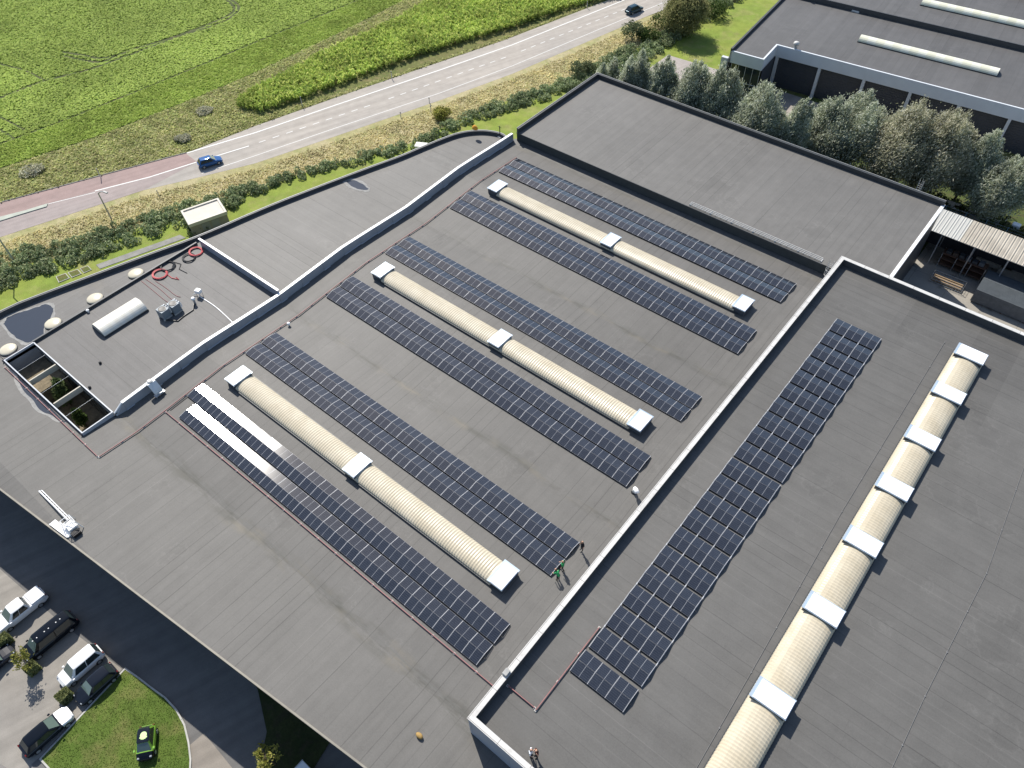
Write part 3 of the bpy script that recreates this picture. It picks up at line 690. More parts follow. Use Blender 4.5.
pp.build('parapet', plain('parapet_felt', (.06, .062, .065), .7, .3, 0, .12), TH)
pp = MB(); ring = [(-.06, -.06), (W2, -.06), (W2, D2+.06), (-.06, D2+.06)]
pp.wall(ring, .50, zb2+.905, zb2+.96, closed=True)
cpm = NT('jointed_coping'); v = cpm.obj(); X = cpm.xyz(v)
jn = cpm.ma('MAXIMUM', cpm.ma('LESS_THAN', cpm.ma('FRACT', cpm.ma('DIVIDE', X[0], 3.0)), .014), cpm.ma('LESS_THAN', cpm.ma('FRACT', cpm.ma('DIVIDE', X[1], 3.0)), .014))
sh = cpm.white(cpm.comb(cpm.ma('FLOOR', cpm.ma('DIVIDE', X[0], 3.0)), cpm.ma('FLOOR', cpm.ma('DIVIDE', X[1], 3.0))))
cc = cpm.mul(cpm.mix(cpm.ramp(cpm.noise(v, 1.1, 5, .7), .50, .72, 0, .55), (.53, .52, .495), (.33, .31, .28)), cpm.ramp(sh, 0, 1, .93, 1.06))
cpm.base(cpm.mix(jn, cc, (.16, .15, .14))); pp.build('coping', cpm.fin(.5, .4), TH)
caps = [62.65, 55.65, 48.15, 40.8, 33.4, 25.15, 15.75, 6.0]
o = skylight(TH, 'rooflight', 1.0, 63.8, 66.25-48.45, zb2-.02, axis='y', width=3.15, rise=.82, caps=[c+.5 for c in caps], capl=1.95, capw=3.15, capz=Z0+3.88, label='long cream barrel rooflight with a row of white vents')
bxm = MB(); bxm.box(-.1, .35, 4.3, 4.9, zb2+.96, zb2+1.2, 0, None, .04); bxm.build('bracket', GREYTRIM, TH)
for yy in (9.0, 12.6):
    pass

# rear hall
RH = thing('rear_hall', 'grey flat-roofed hall behind the arrays with a dark parapet below the willows', 'building', (-3.6, 69.9, 0))
z3 = Z0+1.2; W3, D3 = 58.0, 21.6
r3 = MB(); r3.quad((0, 0, z3), (W3, 0, z3), (W3, D3, z3), (0, D3, z3)); r3.build('roof', B3ROOF, RH)
ww = MB(); ww.quad((0, D3, 0), (0, 0, 0), (0, 0, z3-.02), (0, D3, z3-.02)); ww.quad((W3, D3, 0), (0, D3, 0), (0, D3, z3-.02), (W3, D3, z3-.02)); ww.quad((W3, 0, 0), (W3, D3, 0), (W3, D3, z3-.02), (W3, 0, z3-.02))
ww.quad((0, 0, Z0-.4), (W3, 0, Z0-.4), (W3, 0, z3-.02), (0, 0, z3-.02), 1)
ww.build('wall', [WALLDK, plain('felt_upstand', (.045, .05, .05), .7, .3, 0, .15)], RH)
pp = MB(); pp.wall([(W3, D3), (0, D3), (0, 0)], .35, z3-.1, z3+.72); pp.build('parapet', plain('black_parapet', (.035, .039, .042), .5, .4, 0, .15), RH)
pp = MB(); pp.wall([(W3, D3+.05), (-.05, D3+.05), (-.05, 0)], .08, z3+.723, z3+.78); pp.build('parapet_edge', GREYTRIM, RH)
pp = MB(); pp.wall([(W3-.3, .0), (W3-.3, D3)], -.42, z3-.3, z3+.14); pp.build('side_coping', WHITE, RH)
pp = MB(); pp.wall([(0, -.12), (50.2, -.12)], .10, z3-.12, z3+.05); pp.build('edge_strip', DKTRIM, RH)

# far hall
FH = thing('far_hall', 'dark-roofed hall with pale fascia and columns behind the willow row', 'building', (7.9, 117.5, 0), math.atan2(2.4, 26))
zf = 7.9
r4 = MB(); r4.face([(0, 0, zf), (6.4, 0, zf), (6.4, 6.5, zf), (100, 6.5, zf), (100, 27.5, zf), (0, 27.5, zf)])
r4.quad((4.5, 27.5, zf+.9), (100, 27.5, zf+.9), (100, 48, zf+.9), (4.5, 48, zf+.9)); r4.quad((4.5, 48, zf+1.7), (100, 48, zf+1.7), (100, 90, zf+1.7), (4.5, 90, zf+1.7))
r4.build('roof', B4ROOF, FH)
ff = MB(); ff.wall([(0, 0), (6.4, 0), (6.4, 6.5), (100, 6.5)], .3, zf-2.0, zf+.12)
ff.build('fascia', plain('fascia_panel', (.60, .63, .66), .5, .4, 0, .06, .5), FH)
ff = MB(); ff.wall([(0, 27.5), (0, 0)], .35, 0, zf+.55); ff.wall([(100, 27.42), (.4, 27.42)], -.25, zf-.5, zf+.98); ff.wall([(100, 47.9), (4.5, 47.9)], -.25, zf, zf+1.78); ff.wall([(4.5, 90), (4.5, 27.5)], .3, 0, zf+1.9)
ff.build('parapet', plain('far_parapet', (.05, .052, .055), .5, .4, 0, .12), FH)
ff = MB(); ff.quad((6.5, 7.3, 0), (100, 7.3, 0), (100, 7.3, zf-1.9), (6.5, 7.3, zf-1.9)); ff.quad((6.45, .4, 0), (6.45, 7.3, 0), (6.45, 7.3, zf-1.9), (6.45, .4, zf-1.9))
for q in range(14):
    ff.box(6.5, 100, 7.26, 7.29, .3+q*.42, .34+q*.42)
ff.build('wall', plain('far_wall_sheet', (.055, .06, .07), .5, .4, 0, .1, .7), FH)
for q in range(11):
    cm = MB(); cm.box(6.6+q*8.05, 7.1+q*8.05, 6.52, 7.22, 0, zf-2.02); cm.build('column', plain('column_paint', (.58, .60, .62), .6, .3, 0, .06) if 'column_paint' not in bpy.data.materials else bpy.data.materials['column_paint'], FH)
gl = MB(); gl.quad((.6, .32, .2), (6.2, .32, .2), (6.2, .32, zf-2.05), (.6, .32, zf-2.05)); gl.build('entrance_glazing', GLASS, FH)
gl = MB()
for q in range(5): gl.box(.6+q*1.38, .68+q*1.38, .24, .31, .1, zf-2.05)
gl.box(.6, 6.2, .24, .31, 2.6, 2.7); gl.build('glazing_bars', OFFWHITE, FH)
gl = MB(); gl.box(-1.3, -.1, -.4, .3, 0, zf-1.2); gl.build('entrance_pier', plain('pier_paint', (.50, .52, .54), .6, .3, 0, .05), FH)
def fskylight(x0, x1, y, z, label):
    k = MB(); n = 16; na = 10
    for i in range(n+1):
        for q in range(na+1):
            t = pi*q/na; k.v.append((x0+(x1-x0)*i/n, y-cos(t)*1.05, z+.15+.75*sin(t)))
    for i in range(n):
        for q in range(na): a = i*(na+1)+q; b = a+na+1; k.f.append((a, b, b+1, a+1)); k.mi.append(i % 2)
    k.f.append(tuple(range(na, -1, -1))); k.f.append(tuple(range(n*(na+1), (n+1)*(na+1)))); k.mi += [2, 2]
    o = k.build('rooflight', [plain('pale_rooflight', (.66, .65, .50), .35, .5, 0, .05, 1), plain('pale_rooflight_band', (.70, .70, .58), .35, .5, 0, .05, 1), DKTRIM], FH); o['label'] = label
    k = MB(); k.box(x0-.1, x1+.1, y-1.15, y+1.15, z-.05, z+.16); k.build('kerb', DKTRIM, o)
Minv = Matrix.LocRotScale(FH.location, FH.rotation_euler, None).inverted()
def fl_(px, py, z): return Minv @ at(px, py, z)
a = fl_(860, 38, zf+.4); b = fl_(999, 71.5, zf+.4); fskylight(a.x, b.x, (a.y+b.y)/2, zf, 'pale barrel rooflight on the lower roof')
a = fl_(925, -2, zf+1.3); b = fl_(1060, 36, zf+1.3); fskylight(a.x, b.x, (a.y+b.y)/2, zf+.9, 'pale barrel rooflight on the higher roof')

# ================================================================== SOLAR ARRAYS
PL, PW = 1.665, 1.105
pm = NT('solar_glass'); v = pm.obj(); X = pm.xyz(v)
fx = pm.ma('FRACT', pm.ma('DIVIDE', pm.ma('ADD', X[0], 5*.091), .091)); fy = pm.ma('FRACT', pm.ma('DIVIDE', pm.ma('ADD', X[1], 3*.182), .182))
ly = pm.ma('LESS_THAN', pm.ma('ABSOLUTE', pm.ma('SUBTRACT', fy, .5)), .455)
lx = pm.ma('LESS_THAN', pm.ma('ABSOLUTE', pm.ma('SUBTRACT', fx, .5)), .475)
mid = pm.ma('GREATER_THAN', pm.ma('ABSOLUTE', X[0]), .016)
cell = pm.ma('MULTIPLY', pm.ma('MULTIPLY', lx, ly), mid)
tone = pm.n('ShaderNodeObjectInfo', out=5)
cb = pm.mul(pm.mix(tone, (.012, .014, .020), (.018, .0205, .027)), pm.ramp(pm.noise(v, 1.5, 2), .3, .7, .85, 1.15))
gapc = pm.mix(mid, (.27, .275, .285), (.060, .064, .073))
pm.base(pm.mix(cell, gapc, cb)); pm.fin(.5, 0.0); gls = pm.t.nodes.new('ShaderNodeBsdfGlossy'); gls.distribution = 'BECKMANN'; gls.inputs['Roughness'].default_value = .118
mxs = pm.t.nodes.new('ShaderNodeMixShader'); pm.set(mxs.inputs[0], pm.n('ShaderNodeFresnel', {'IOR': 1.95})); pm.t.links.new(pm.p.outputs[0], mxs.inputs[1]); gl2 = pm.t.nodes.new('ShaderNodeBsdfGlossy'); gl2.distribution = 'BECKMANN'; gl2.inputs['Roughness'].default_value = .185
mx2 = pm.t.nodes.new('ShaderNodeMixShader'); mx2.inputs[0].default_value = .35; pm.t.links.new(gls.outputs[0], mx2.inputs[1]); pm.t.links.new(gl2.outputs[0], mx2.inputs[2]); pm.t.links.new(mx2.outputs[0], mxs.inputs[2]); pm.t.links.new(mxs.outputs[0], pm.out.inputs[0]); PANEL = pm.m
FRAME = plain('panel_frame', (.16, .165, .18), .45, .4, .2, .05)
def panel_mesh():
    k = MB(); a, b, fr = PL/2, PW/2, .014
    k.quad((-a+fr, -b+fr, .033), (a-fr, -b+fr, .033), (a-fr, b-fr, .033), (-a+fr, b-fr, .033), 0)
    for (x0, x1, y0, y1) in ((-a, a, -b, -b+fr), (-a, a, b-fr, b), (-a, -a+fr, -b+fr, b-fr), (a-fr, a, -b+fr, b-fr)): k.box(x0, x1, y0, y1, 0, .035, 1)
    return k
PITCHX = 1.742; TILT = radians(10.5); TW = PW*cos(TILT); ZL = .17
proto_panel = None
def add_panel(parent, x, y, z, rx, ry=0.0):
    global proto_panel
    if proto_panel is None:
        proto_panel = panel_mesh().build('solar_panel', [PANEL, FRAME], parent); o = proto_panel
    else:
        o = proto_panel.copy(); COL.objects.link(o); o.parent = parent
    o.location = (x, y, z); o.rotation_euler = (rx+radians(random.gauss(0, .22)), ry+radians(random.gauss(0, .25)), 0)
    return o
def tent(parent, y0, i0, i1, rails, z=0.0, adj=(0, 0)):
    h = PW*sin(TILT)
    for i in range(i0, i1):
        x = (i+.5)*PITCHX
        add_panel(parent, x, y0+TW/2, z+ZL+h/2, TILT+(adj[2] if len(adj) > 2 else 0))
        add_panel(parent, x, y0+TW*1.5+.02, z+ZL+h/2, -TILT+adj[0], adj[1])
    for i in range(i0, i1+1):
        x = i*PITCHX; e = .017
        for sgn, ya, yb, za, zb_ in ((1, y0-.03, y0+TW+.01, ZL, ZL+h), (2, y0+TW+.01, y0+2*TW+.05, ZL+h, ZL)):
            p = [(x-e, ya, za+z), (x+e, ya, za+z), (x+e, yb, zb_+z), (x-e, yb, zb_+z)]
            q = [(a_, b_, c_+.045) for a_, b_, c_ in p]; k = len(rails.v); rails.v += p+q
            rails.f += [(k+4, k+5, k+6, k+7), (k, k+1, k+5, k+4), (k+2, k+3, k+7, k+6), (k+1, k+2, k+6, k+5), (k+3, k, k+4, k+7)]; rails.mi += [0]*5
        rails.box(x-.03, x+.03, y0+TW-.02, y0+TW+.04, z+.03, z+ZL+h-.01, 1)
    xa, xb = i0*PITCHX, i1*PITCHX
    for yy in (y0-.02, y0+2*TW+.0): rails.box(xa, xb, yy, yy+.05, z+.04, z+ZL-.02, 2)
    rails.box(xa, xb, y0+TW-.01, y0+TW+.03, z+.02, z+.07, 1)
DARKB = plain('ballast_tray', (.03, .03, .032), .6, .3, 0, .1)
A_Y = [3.9, 14.45, 27.12, 37.6, 50.42, 61.22]
A_LAB = ['solar array nearest the parked cars, its left end glaring in the sun', 'solar array ending beside the two workers in green', 'solar array between the white vent cowl and the middle rooflight',
         'solar array on the upper side of the middle rooflight', 'solar array on the lower side of the farthest rooflight', 'farthest solar array, closest to the rear hall']
SL = atan2(2*AMP, 11.5)
for n_, y0 in enumerate(A_Y):
    ysl = SL if n_ % 2 == 0 else -SL
    ar = thing('solar_array', A_LAB[n_], 'solar array', (0, y0, Z0+zr(y0)), 0, 'solar arrays on the warehouse roof', rot=(ysl, 0, 0))
    rails = MB()
    ADJ = (radians(2.6), radians(2.7)) if n_ == 0 else (0, 0, radians(5.2 if n_ == 3 else 2.6 if n_ == 4 else 0))      # tilts shaped to catch sun glint on the nearest array and avoid it elsewhere
    tent(ar, 0.0, 1 if n_ == 0 else 0, 26, rails, 0.0, ADJ); tent(ar, 2.38, 0, 26, rails, 0.0, ADJ)
    for i in range(0, 27, 2): rails.box(i*PITCHX-.03, i*PITCHX+.03, -.02, 4.6, .02, .06, 2)
    rails.build('mounting_frame', [ALU, STEEL, DARKB], ar)
rowy = 7.75; blocks = [(0, 1), (1, 11), (11, 21)]; rp = 2.495
for (a, b), lab in zip(blocks, ('single row of six tilted panels at the near end of the tall hall block', 'ten row solar block in the near half of the tall hall roof', 'ten row solar block in the far half of the tall hall roof')):
    y0 = 7.75+a*rp+(0.10 if a > 0 else 0)+(0.04 if a > 10 else 0)
    ar = thing('solar_array', lab, 'solar array', (52.41 if a else 52.35, y0, zb2), 0, 'solar arrays on the tall hall roof')
    rails = MB()
    for k in range(b-a): tent(ar, k*rp, 0, 3, rails)
    if b-a > 1:
        for i in range(4): rails.box(i*PITCHX-.04, i*PITCHX+.04, 0, (b-a)*rp-.25, .02, .06, 0)
        for k in range(b-a-1):
            for i in range(4): rails.box(i*PITCHX-.036, i*PITCHX+.036, k*rp+2*TW+.05, (k+1)*rp-.03, ZL, ZL+.045, 0)
    rails.build('mounting_frame', [ALU, STEEL, DARKB], ar)
# ------------------------------------------------------------------ red cable ducts
def duct(name, pts, label, zfun, w_=.07, foot=2.4, colour=PALERED):
    o = thing(name, label, 'cable duct', (pts[0][0], pts[0][1], 0)); off = Vector((pts[0][0], pts[0][1]))
    k = MB(); fm = MB()
    pp = resample([tuple(Vector(q)-off) for q in pts], 1.2)
    for a, b in zip(pp[:-1], pp[1:]):
        A = Vector(a); B = Vector(b); d = (B-A).normalized(); n = Vector((-d.y, d.x))*w_/2
        za = zfun(*(A+off))+.1; zb_ = zfun(*(B+off))+.1
        for lo, hi, mi, sgn in ((0, .10, 0, 1),):
            q = [(A+n, za), (A-n, za), (B-n, zb_), (B+n, zb_)]; p0 = [(v_.x, v_.y, z_) for v_, z_ in q]; p1 = [(x_, y_, z_+.1) for x_, y_, z_ in p0]
            kk = len(k.v); k.v += p0+p1; k.f += [(kk+7, kk+6, kk+5, kk+4), (kk, kk+1, kk+5, kk+4), (kk+2, kk+3, kk+7, kk+6), (kk+1, kk+2, kk+6, kk+5), (kk+3, kk, kk+4, kk+7)]; k.mi += [0]*5
    d_ = k.build('duct', colour, o)
    dist = 0; last = None; nf = 0
    for q in resample([tuple(Vector(q)-off) for q in pts], foot):
        x_, y_ = q; z_ = zfun(x_+off.x, y_+off.y)
        f_ = MB(); f_.box(x_-.11, x_+.11, y_-.11, y_+.11, z_+.005, z_+.095, 0, None, .02); f_.build('foot', CONC, o); nf += 1
        if nf > 70: break
    return o
zm = lambda x, y: Z0+zr(y)
duct('cable_duct', [(-.45, -4.6), (-.35, 3.4), (-.45, 20), (-.5, 40), (-.5, 66)], 'red cable duct running past the left ends of all six solar arrays', zm)
duct('cable_duct', [(-.2, 3.42), (20, 3.52), (48.2, 3.45)], 'red cable duct along the lower edge of the nearest array', zm)
duct('cable_duct', [(-20.9, -4.55), (-.65, -4.7)], 'red cable duct along the front of the courtyard', zm)
duct('cable_duct', [(49.1, 3.6), (51.9, 3.6)], 'short red cable duct crossing from parapet into the tall hall roof', lambda x, y: zb2)
duct('cable_duct', [(52.08, 3.5), (52.12, 12.3)], 'red cable duct along the left edge of the tall hall panels', lambda x, y: zb2)
# puddles and their dried rims
def puddle(name, rim, wat, z, label):
    k = MB(); P = smooth_line(rim+[rim[0]], 2)[:-1]
    rnd = lambda q, a: (q[0]+random.uniform(-a, a), q[1]+random.uniform(-a, a))
    k.face([rnd(q, .12)+(z,) for q in P]); a = tag(k.build('dried_silt', plain('silt', (.27, .265, .25), .85, .2, 0, .25, 2.)), kind='structure')
    k = MB(); P = smooth_line(wat+[wat[0]], 2)[:-1]; k.face([rnd(q, .08)+(z+.006,) for q in P])
    m = NT('rain_water_'+name); m.base((.030, .038, .052))
    tag(k.build('puddle', m.fin(.06, .5)), kind='structure')
zz = Z0-.026
def PXs(l, z, g=1.0):
    p = [Vector(q) for q in PX(l, z)]; c = sum(p, Vector((0, 0)))/len(p); return [tuple(c+(q-c)*g) for q in p]
pl = [(6, 324), (9, 318), (18, 314), (29, 311), (38, 308), (45, 305), (52, 308), (49, 320), (42, 326), (43, 333.5), (35, 339), (25, 341), (14, 333.5)]
puddle('big', PXs(pl, zz, 1.24), PXs(pl, zz, 1.10), zz, '')
pl2 = [(16, 372), (19, 384), (25, 394), (33, 400), (37, 408), (43, 413), (51, 415), (58, 421), (65, 423), (69, 421)]
inn = [(x, -4.62) for x in (-8.2, -11, -14, -17.0, -19.8)]
zz2 = Z0-.085
o2 = PX(pl2, Z0-.1)
def puddle2():
    k = MB(); k.v = []; 
    yy = lambda x: -4.45
    pts = [Vector(q) for q in o2]; 
    rim = [tuple(q+Vector((-.25, -.30))) for q in pts]+[(-7.4, -4.45), (-20.9, -4.45)]
    wat = [tuple(q+Vector((.05, .05))) for q in pts]+[(-8.0, -4.45), (-20.5, -4.45)]
    for nm, P, dz, mt in (('dried_silt', rim, .012, bpy.data.materials['silt']), ('puddle', wat, .02, bpy.data.materials['rain_water_big'])):
        k = MB(); q = smooth_line(P[:-2], 2)+P[-2:]
        k.face([(a[0]+random.uniform(-.06, .06), a[1], Z0+max(zr(a[1]), -.28)+dz) for a in q]); tag(k.build(nm, mt), kind='structure')
puddle2()
w3 = PX([(346, 181), (353, 180), (360, 182), (368, 188), (369, 190), (361, 190), (352, 187)], Z0+.05)
puddle('small', [tuple(Vector(q)*1) for q in PX([(342, 182), (350, 178), (356, 179), (364, 182), (371, 189), (369, 192), (358, 191), (349, 188)], Z0+.05)], w3, Z0+.052, '')
# ------------------------------------------------------------------ roof plant
GR = plain('unit_casing', (.17, .20, .225), .5, .4, .1, .08)
def ac_unit(px, py, lab):
    q = at(px, py, Z0+.9)
    a = thing('air_unit', lab, 'air unit', (q.x, q.y, Z0+.06), radians(4), 'air conditioning units on the office roof')
    k = MB(); k.box(-.62, .62, -.55, .55, .25, 1.35, 0, None, .04); k.build('casing', GR, a)
    k = MB(); k.lathe([(.46, 0), (.48, .05), (.40, .06), (.1, .05)], (0, 0, 1.351), 20); k.build('fan_grille', BLACK, a)
    k = MB()
    for s_ in (-1, 1): k.box(s_*.5-.06, s_*.5+.06, -.6, .6, 0, .25)
    k.build('base_rail', CONC, a)
    for j in range(3):
        k = MB(); x_ = -.4+.4*j; k.tube([(x_, .56, .5), (x_, .72, .5), (x_, .74, 1.0), (x_, .60, 1.42)], .09, 8); k.build('pipe', WHITE, a)
ac_unit(163.5, 312, 'grey air unit on the office roof, nearer the barrel rooflight'); ac_unit(174, 306.5, 'grey air unit on the office roof, nearer the small white unit')
q = at(199, 293, Z0+.5); a = thing('vent_unit', 'small white vent box on legs at the end of the white hose', 'vent', (q.x, q.y, Z0+.06), .3)
k = MB(); k.box(-.35, .35, -.3, .3, .55, 1.0, 0, None, .04); k.build('box', WHITE, a)
k = MB(); [k.tube([(sx*.28, sy*.22, 0), (sx*.28, sy*.22, .56)], .03, 6) for sx in (-1, 1) for sy in (-1, 1)]; k.tube([(-.4, 0, .3), (-.75, -.3, .2)], .05, 6); k.build('stand', STEEL, a)
q = at(194, 301, Z0+.5); a = thing('vent_cowl', 'grey upright pipe with a white cap between hose and air units', 'vent', (q.x, q.y, Z0+.06))
k = MB(); k.tube([(0, 0, 0), (0, 0, .8)], .14, 10); k.build('pipe', STEEL, a); k = MB(); k.lathe([(.24, 0), (.26, .1), (.2, .24), (.05, .3)], (0, 0, .75), 12); k.build('cap', WHITE, a)
p1 = at(199, 296, Z0+.1); p2 = at(215, 306, Z0+.1); p3 = at(227, 317, Z0+.1); p4 = at(233, 323, Z0+.1)
k = MB(); k.tube(smooth_line([tuple(p1), tuple(p2), tuple(p3), tuple(p4)], 2), .06, 6); tag(k.build('white_hose', WHITE), 'white hose lying on the office roof from vent box to upstand', 'hose')
p1 = at(178, 321, Z0+.12); p2 = at(184, 316, Z0+.12); p3 = at(193, 310, Z0+.12); 
k = MB(); k.tube([tuple(at(166, 320, Z0+.12)), tuple(p1), tuple(p2), tuple(p3), tuple(at(194, 303, Z0+.12))], .10, 6); tag(k.build('insulated_pipe', BLACK), 'black insulated pipe along the foot of the air units', 'pipe')
# exhaust hood standing over the upstand
a = thing('exhaust_hood', 'pale boxy exhaust hood hanging over the metal upstand', 'vent', (-3.55, 4.5, Z0+zr(4.5)), 0)
k = MB()
prof = [(-.55, 1.30, 1.55), (.05, 1.42, 1.62), (.65, .60, .95), (.8, .40, .62)]
for i in range(3):
    (xa, la, ha), (xb, lb, hb) = prof[i], prof[i+1]; wy = .5
    k.quad((xa, -wy, ha), (xb, -wy, hb), (xb, wy, hb), (xa, wy, ha)); k.quad((xa, -wy, la), (xb, -wy, lb), (xb, -wy, hb), (xa, -wy, ha)); k.quad((xb, wy, lb), (xa, wy, la), (xa, wy, ha), (xb, wy, hb)); k.quad((xb, -wy, lb), (xa, -wy, la), (xa, wy, la), (xb, wy, lb))
k.face([(.8, -.5, .40), (.8, .5, .40), (.8, .5, .62), (.8, -.5, .62)]); k.face([(-.55, .5, 1.30), (-.55, -.5, 1.30), (-.55, -.5, 1.55), (-.55, .5, 1.55)])
k.build('duct', plain('hood_sheet', (.56, .59, .60), .4, .5, .2, .06), a); k = MB(); k.box(.55, 1.0, -.62, .62, .25, .36); [k.box(.6+d, .68+d, sy*.5-.04, sy*.5+.04, 0, .25) for d in (0, .28) for sy in (-1, 1)]; k.build('stand', STEEL, a)
k = MB(); k.lathe([(.30, 0), (.32, .14), (.2, .22)], (-.3, 0, 1.56), 14); k.build('cap', OFFWHITE, a)
# swan-neck cowl beside the tall hall
q = at(634, 492, Z0); a = thing('vent_cowl', 'white swan-neck vent cowl by the white parapet of the tall hall', 'vent', (q.x, q.y, Z0+zr(q.y)), radians(-35))
k = MB(); k.tube([(0, 0, 0), (0, 0, .9), (.08, 0, 1.15), (.32, 0, 1.3), (.62, 0, 1.28), (.85, 0, 1.12)], [.24, .24, .27, .31, .33, .36], 14); k.build('pipe', WHITE, a, True)
k = MB(); k.lathe([(.42, 0), (.40, .06), (.26, .16)], seg=14); k.build('flashing', BLACK, a)
k = MB(); k.tube([(-.3, .25, 0), (-.3, .25, .8), (.1, .1, 1.0)], .03, 6); k.tube([(-.3, -.25, 0), (.1, -.1, 1.0)], .03, 6); k.build('bracket', STEEL, a); a.scale = (.72, .72, .72)
# small stuff on the roofs
for (px, py, z, lab) in ((100.5, 363.5, Z0+.06, 'small black roof drain cap near the courtyard beam'), (90, 388, Z0+.06, 'small black roof drain cap by the courtyard end')):
    q = at(px, py, z); k = MB(); k.lathe([(.16, 0), (.16, .18), (.12, .26), (.03, .3)], seg=12); tag(k.build('drain_cap', BLACK, loc=q), lab, 'drain cap', 'black roof drain caps')
for (px, py, z, lab) in ((88.5, 312, Z0+.06, 'small white vent pipe beside the low upstand'), (289, 325, Z0+zr(19), 'small white junction box on the roof by the metal upstand')):
    q = at(px, py, z); k = MB(); k.tube([(0, 0, 0), (0, 0, .28)], .11, 10); k.lathe([(.2, 0), (.2, .08), (.1, .16)], (0, 0, .26), 12); tag(k.build('vent_pipe', WHITE, loc=q), lab, 'vent pipe')
def coil(px, py, z, R, r, mat, lab, cat='cable coil', tail=None):
    q = at(px, py, z); k = MB()
    pts = []
    for i in range(97):
        t = i/96*2*pi*4; rr = R*(1+.10*sin(t*.63+.5)); pts.append((rr*cos(t), rr*sin(t)*.92, .04+.012*(i % 24)/6+.05*(i/96)))
    if tail: pts += [(Vector(at(*c_, z))-q)[:] for c_ in tail]
    k.tube(pts, r, 5); return tag(k.build('cable_coil', mat, loc=q), lab, cat, 'cable coils left on the office roof')
coil(196, 252, Z0+.12, .9, .06, RED, 'red cable coil in the far corner against the party wall')
coil(160, 274.5, Z0+.12, .95, .06, RED, 'red cable coil with a loose tail on the office roof', tail=[(168, 275), (172, 278), (179, 279.5), (176, 277)])
coil(189, 258, Z0+.12, .85, .045, BLACK, 'black cable coil next to the far red coil')
coil(168, 266.5, Z0+.12, .95, .045, BLACK, 'black cable coil with looping tail between the two red coils', tail=[(174, 262), (181, 264), (179, 269), (187, 273)])
for i, l in enumerate(([(141, 281), (155, 292), (166, 301), (172, 304)], [(146, 279), (160, 289), (172, 300), (176, 301)], [(155, 281), (166, 288), (176, 296), (180, 297)])):
    pts = [tuple(at(a_+random.uniform(-.6, .6), b_, Z0+.1)) for a_, b_ in l]; k = MB(); k.tube(smooth_line(pts, 2), .035, 5)
    tag(k.build('loose_cable', PALERED), 'thin red cable laid straight across the office roof', 'cable', 'red cables laid across the office roof')
# cable tray and caged ladders at the rear hall
a = thing('cable_tray', 'long white ladder-like cable tray on the edge of the rear hall', 'cable tray', (26.9, 70.15, z3))
k = MB(); [k.box(0, 19.3, yy, yy+.06, .14, .24) for yy in (0, .3, .6)]; [k.box(i*.8, i*.8+.05, .02, .64, .10, .14) for i in range(25)]; [k.box(i*3.2, i*3.2+.2, .0, .66, .0, .10) for i in range(7)]; k.build('tray', OFFWHITE, a)
def cage(x, y, z0_, z1_, lab, rz):
    a = thing('caged_ladder', lab, 'ladder', (x, y, z0_), rz, 'caged roof ladders'); h = z1_-z0_
    k = MB(); [k.tube([(sx*.25, 0, 0), (sx*.25, 0, h+1.0)], .03, 6) for sx in (-1, 1)]
    [k.tube([(-.25, 0, .3+i*.3), (.25, 0, .3+i*.3)], .018, 5) for i in range(int(h/.3)+2)]; k.build('ladder_frame', OFFWHITE, a)
    k = MB()
    for i in range(max(2, int(h/.9)+1)):
        zc = .6+i*.75
        if zc > h+1: break
        k.tube([(.36*cos(t)*1.0, -.72*sin(t), zc) for t in np.linspace(0, pi, 9)], .025, 5)
    for t in (.6, 1.57, 2.5): k.tube([(.36*cos(t), -.72*sin(t), .6), (.36*cos(t), -.72*sin(t), h+.9)], .02, 5)
    k.build('cage', OFFWHITE, a)
cage(47.6, 69.75, Z0-.2, z3+.2, 'short caged ladder in the corner beside the tall hall', 0)
cage(50.4, 92.1, 5.0, z3+.9, 'white caged ladder at the back corner of the rear hall', pi)
q = at(941, 301, zb2); k = MB(); T = Matrix.Rotation(.05, 4, 'Z'); k.box(-1.1, 1.1, -.12, .12, .03, .14, 0, T); k.box(-1.0, 1.0, .2, .3, .03, .09, 0, T); tag(k.build('metal_batten', OFFWHITE, loc=q), 'pale metal battens lying by the far parapet of the tall hall', 'batten')
q = at(419.5, 736, Z0); k = MB(); k.lathe([(.24, 0), (.29, .09), (.25, .19), (.13, .24), (.04, .26)], seg=12, sx=1.25, sy=.75); tag(k.build('sandbag', plain('ochre_sack', (.34, .22, .08), .8, .2, 0, .2, 4), loc=q, smooth=True), 'ochre sandbag alone on the front part of the roof', 'sandbag')
q = at(475, 129, Z0+1.42); k = MB(); k.lathe([(.42, 0), (.46, .18), (.36, .42), (.16, .62), (.04, .66)], seg=12, sx=1.2, sy=.8); tag(k.build('sandbag', plain('orange_sack', (.60, .28, .04), .7, .2, 0, .2, 4), loc=q, smooth=True), 'orange sack lying on the curved parapet', 'sandbag')
q = at(500, 137, Z0+.035); a = thing('antenna', 'thin dark antenna mast behind the curved parapet', 'antenna', q); k = MB(); k.tube([(0, 0, 0), (0, 0, 1.9)], .07, 6); k.tube([(-.35, 0, 1.7), (.35, 0, 1.7)], .03, 5); k.build('mast', BLACK, a); k = MB(); k.box(-.3, .3, -.3, .3, 0, .1); k.build('base', CONC, a)
q = at(421, 145, 1.7); a = thing('utility_hut', 'small white hut on the lawn outside the curved parapet', 'hut', (q.x, q.y, 0), .5)
k = MB(); k.box(-.9, .9, -.6, .6, 0, 1.7); k.build('wall', WHITE, a); k = MB(); k.box(-1.0, 1.0, -.7, .7, 1.7, 1.8); k.build('roof', OFFWHITE, a); k = MB(); k.box(-.4, .4, -.63, -.6, .05, 1.5); k.build('door', GREYTRIM, a)
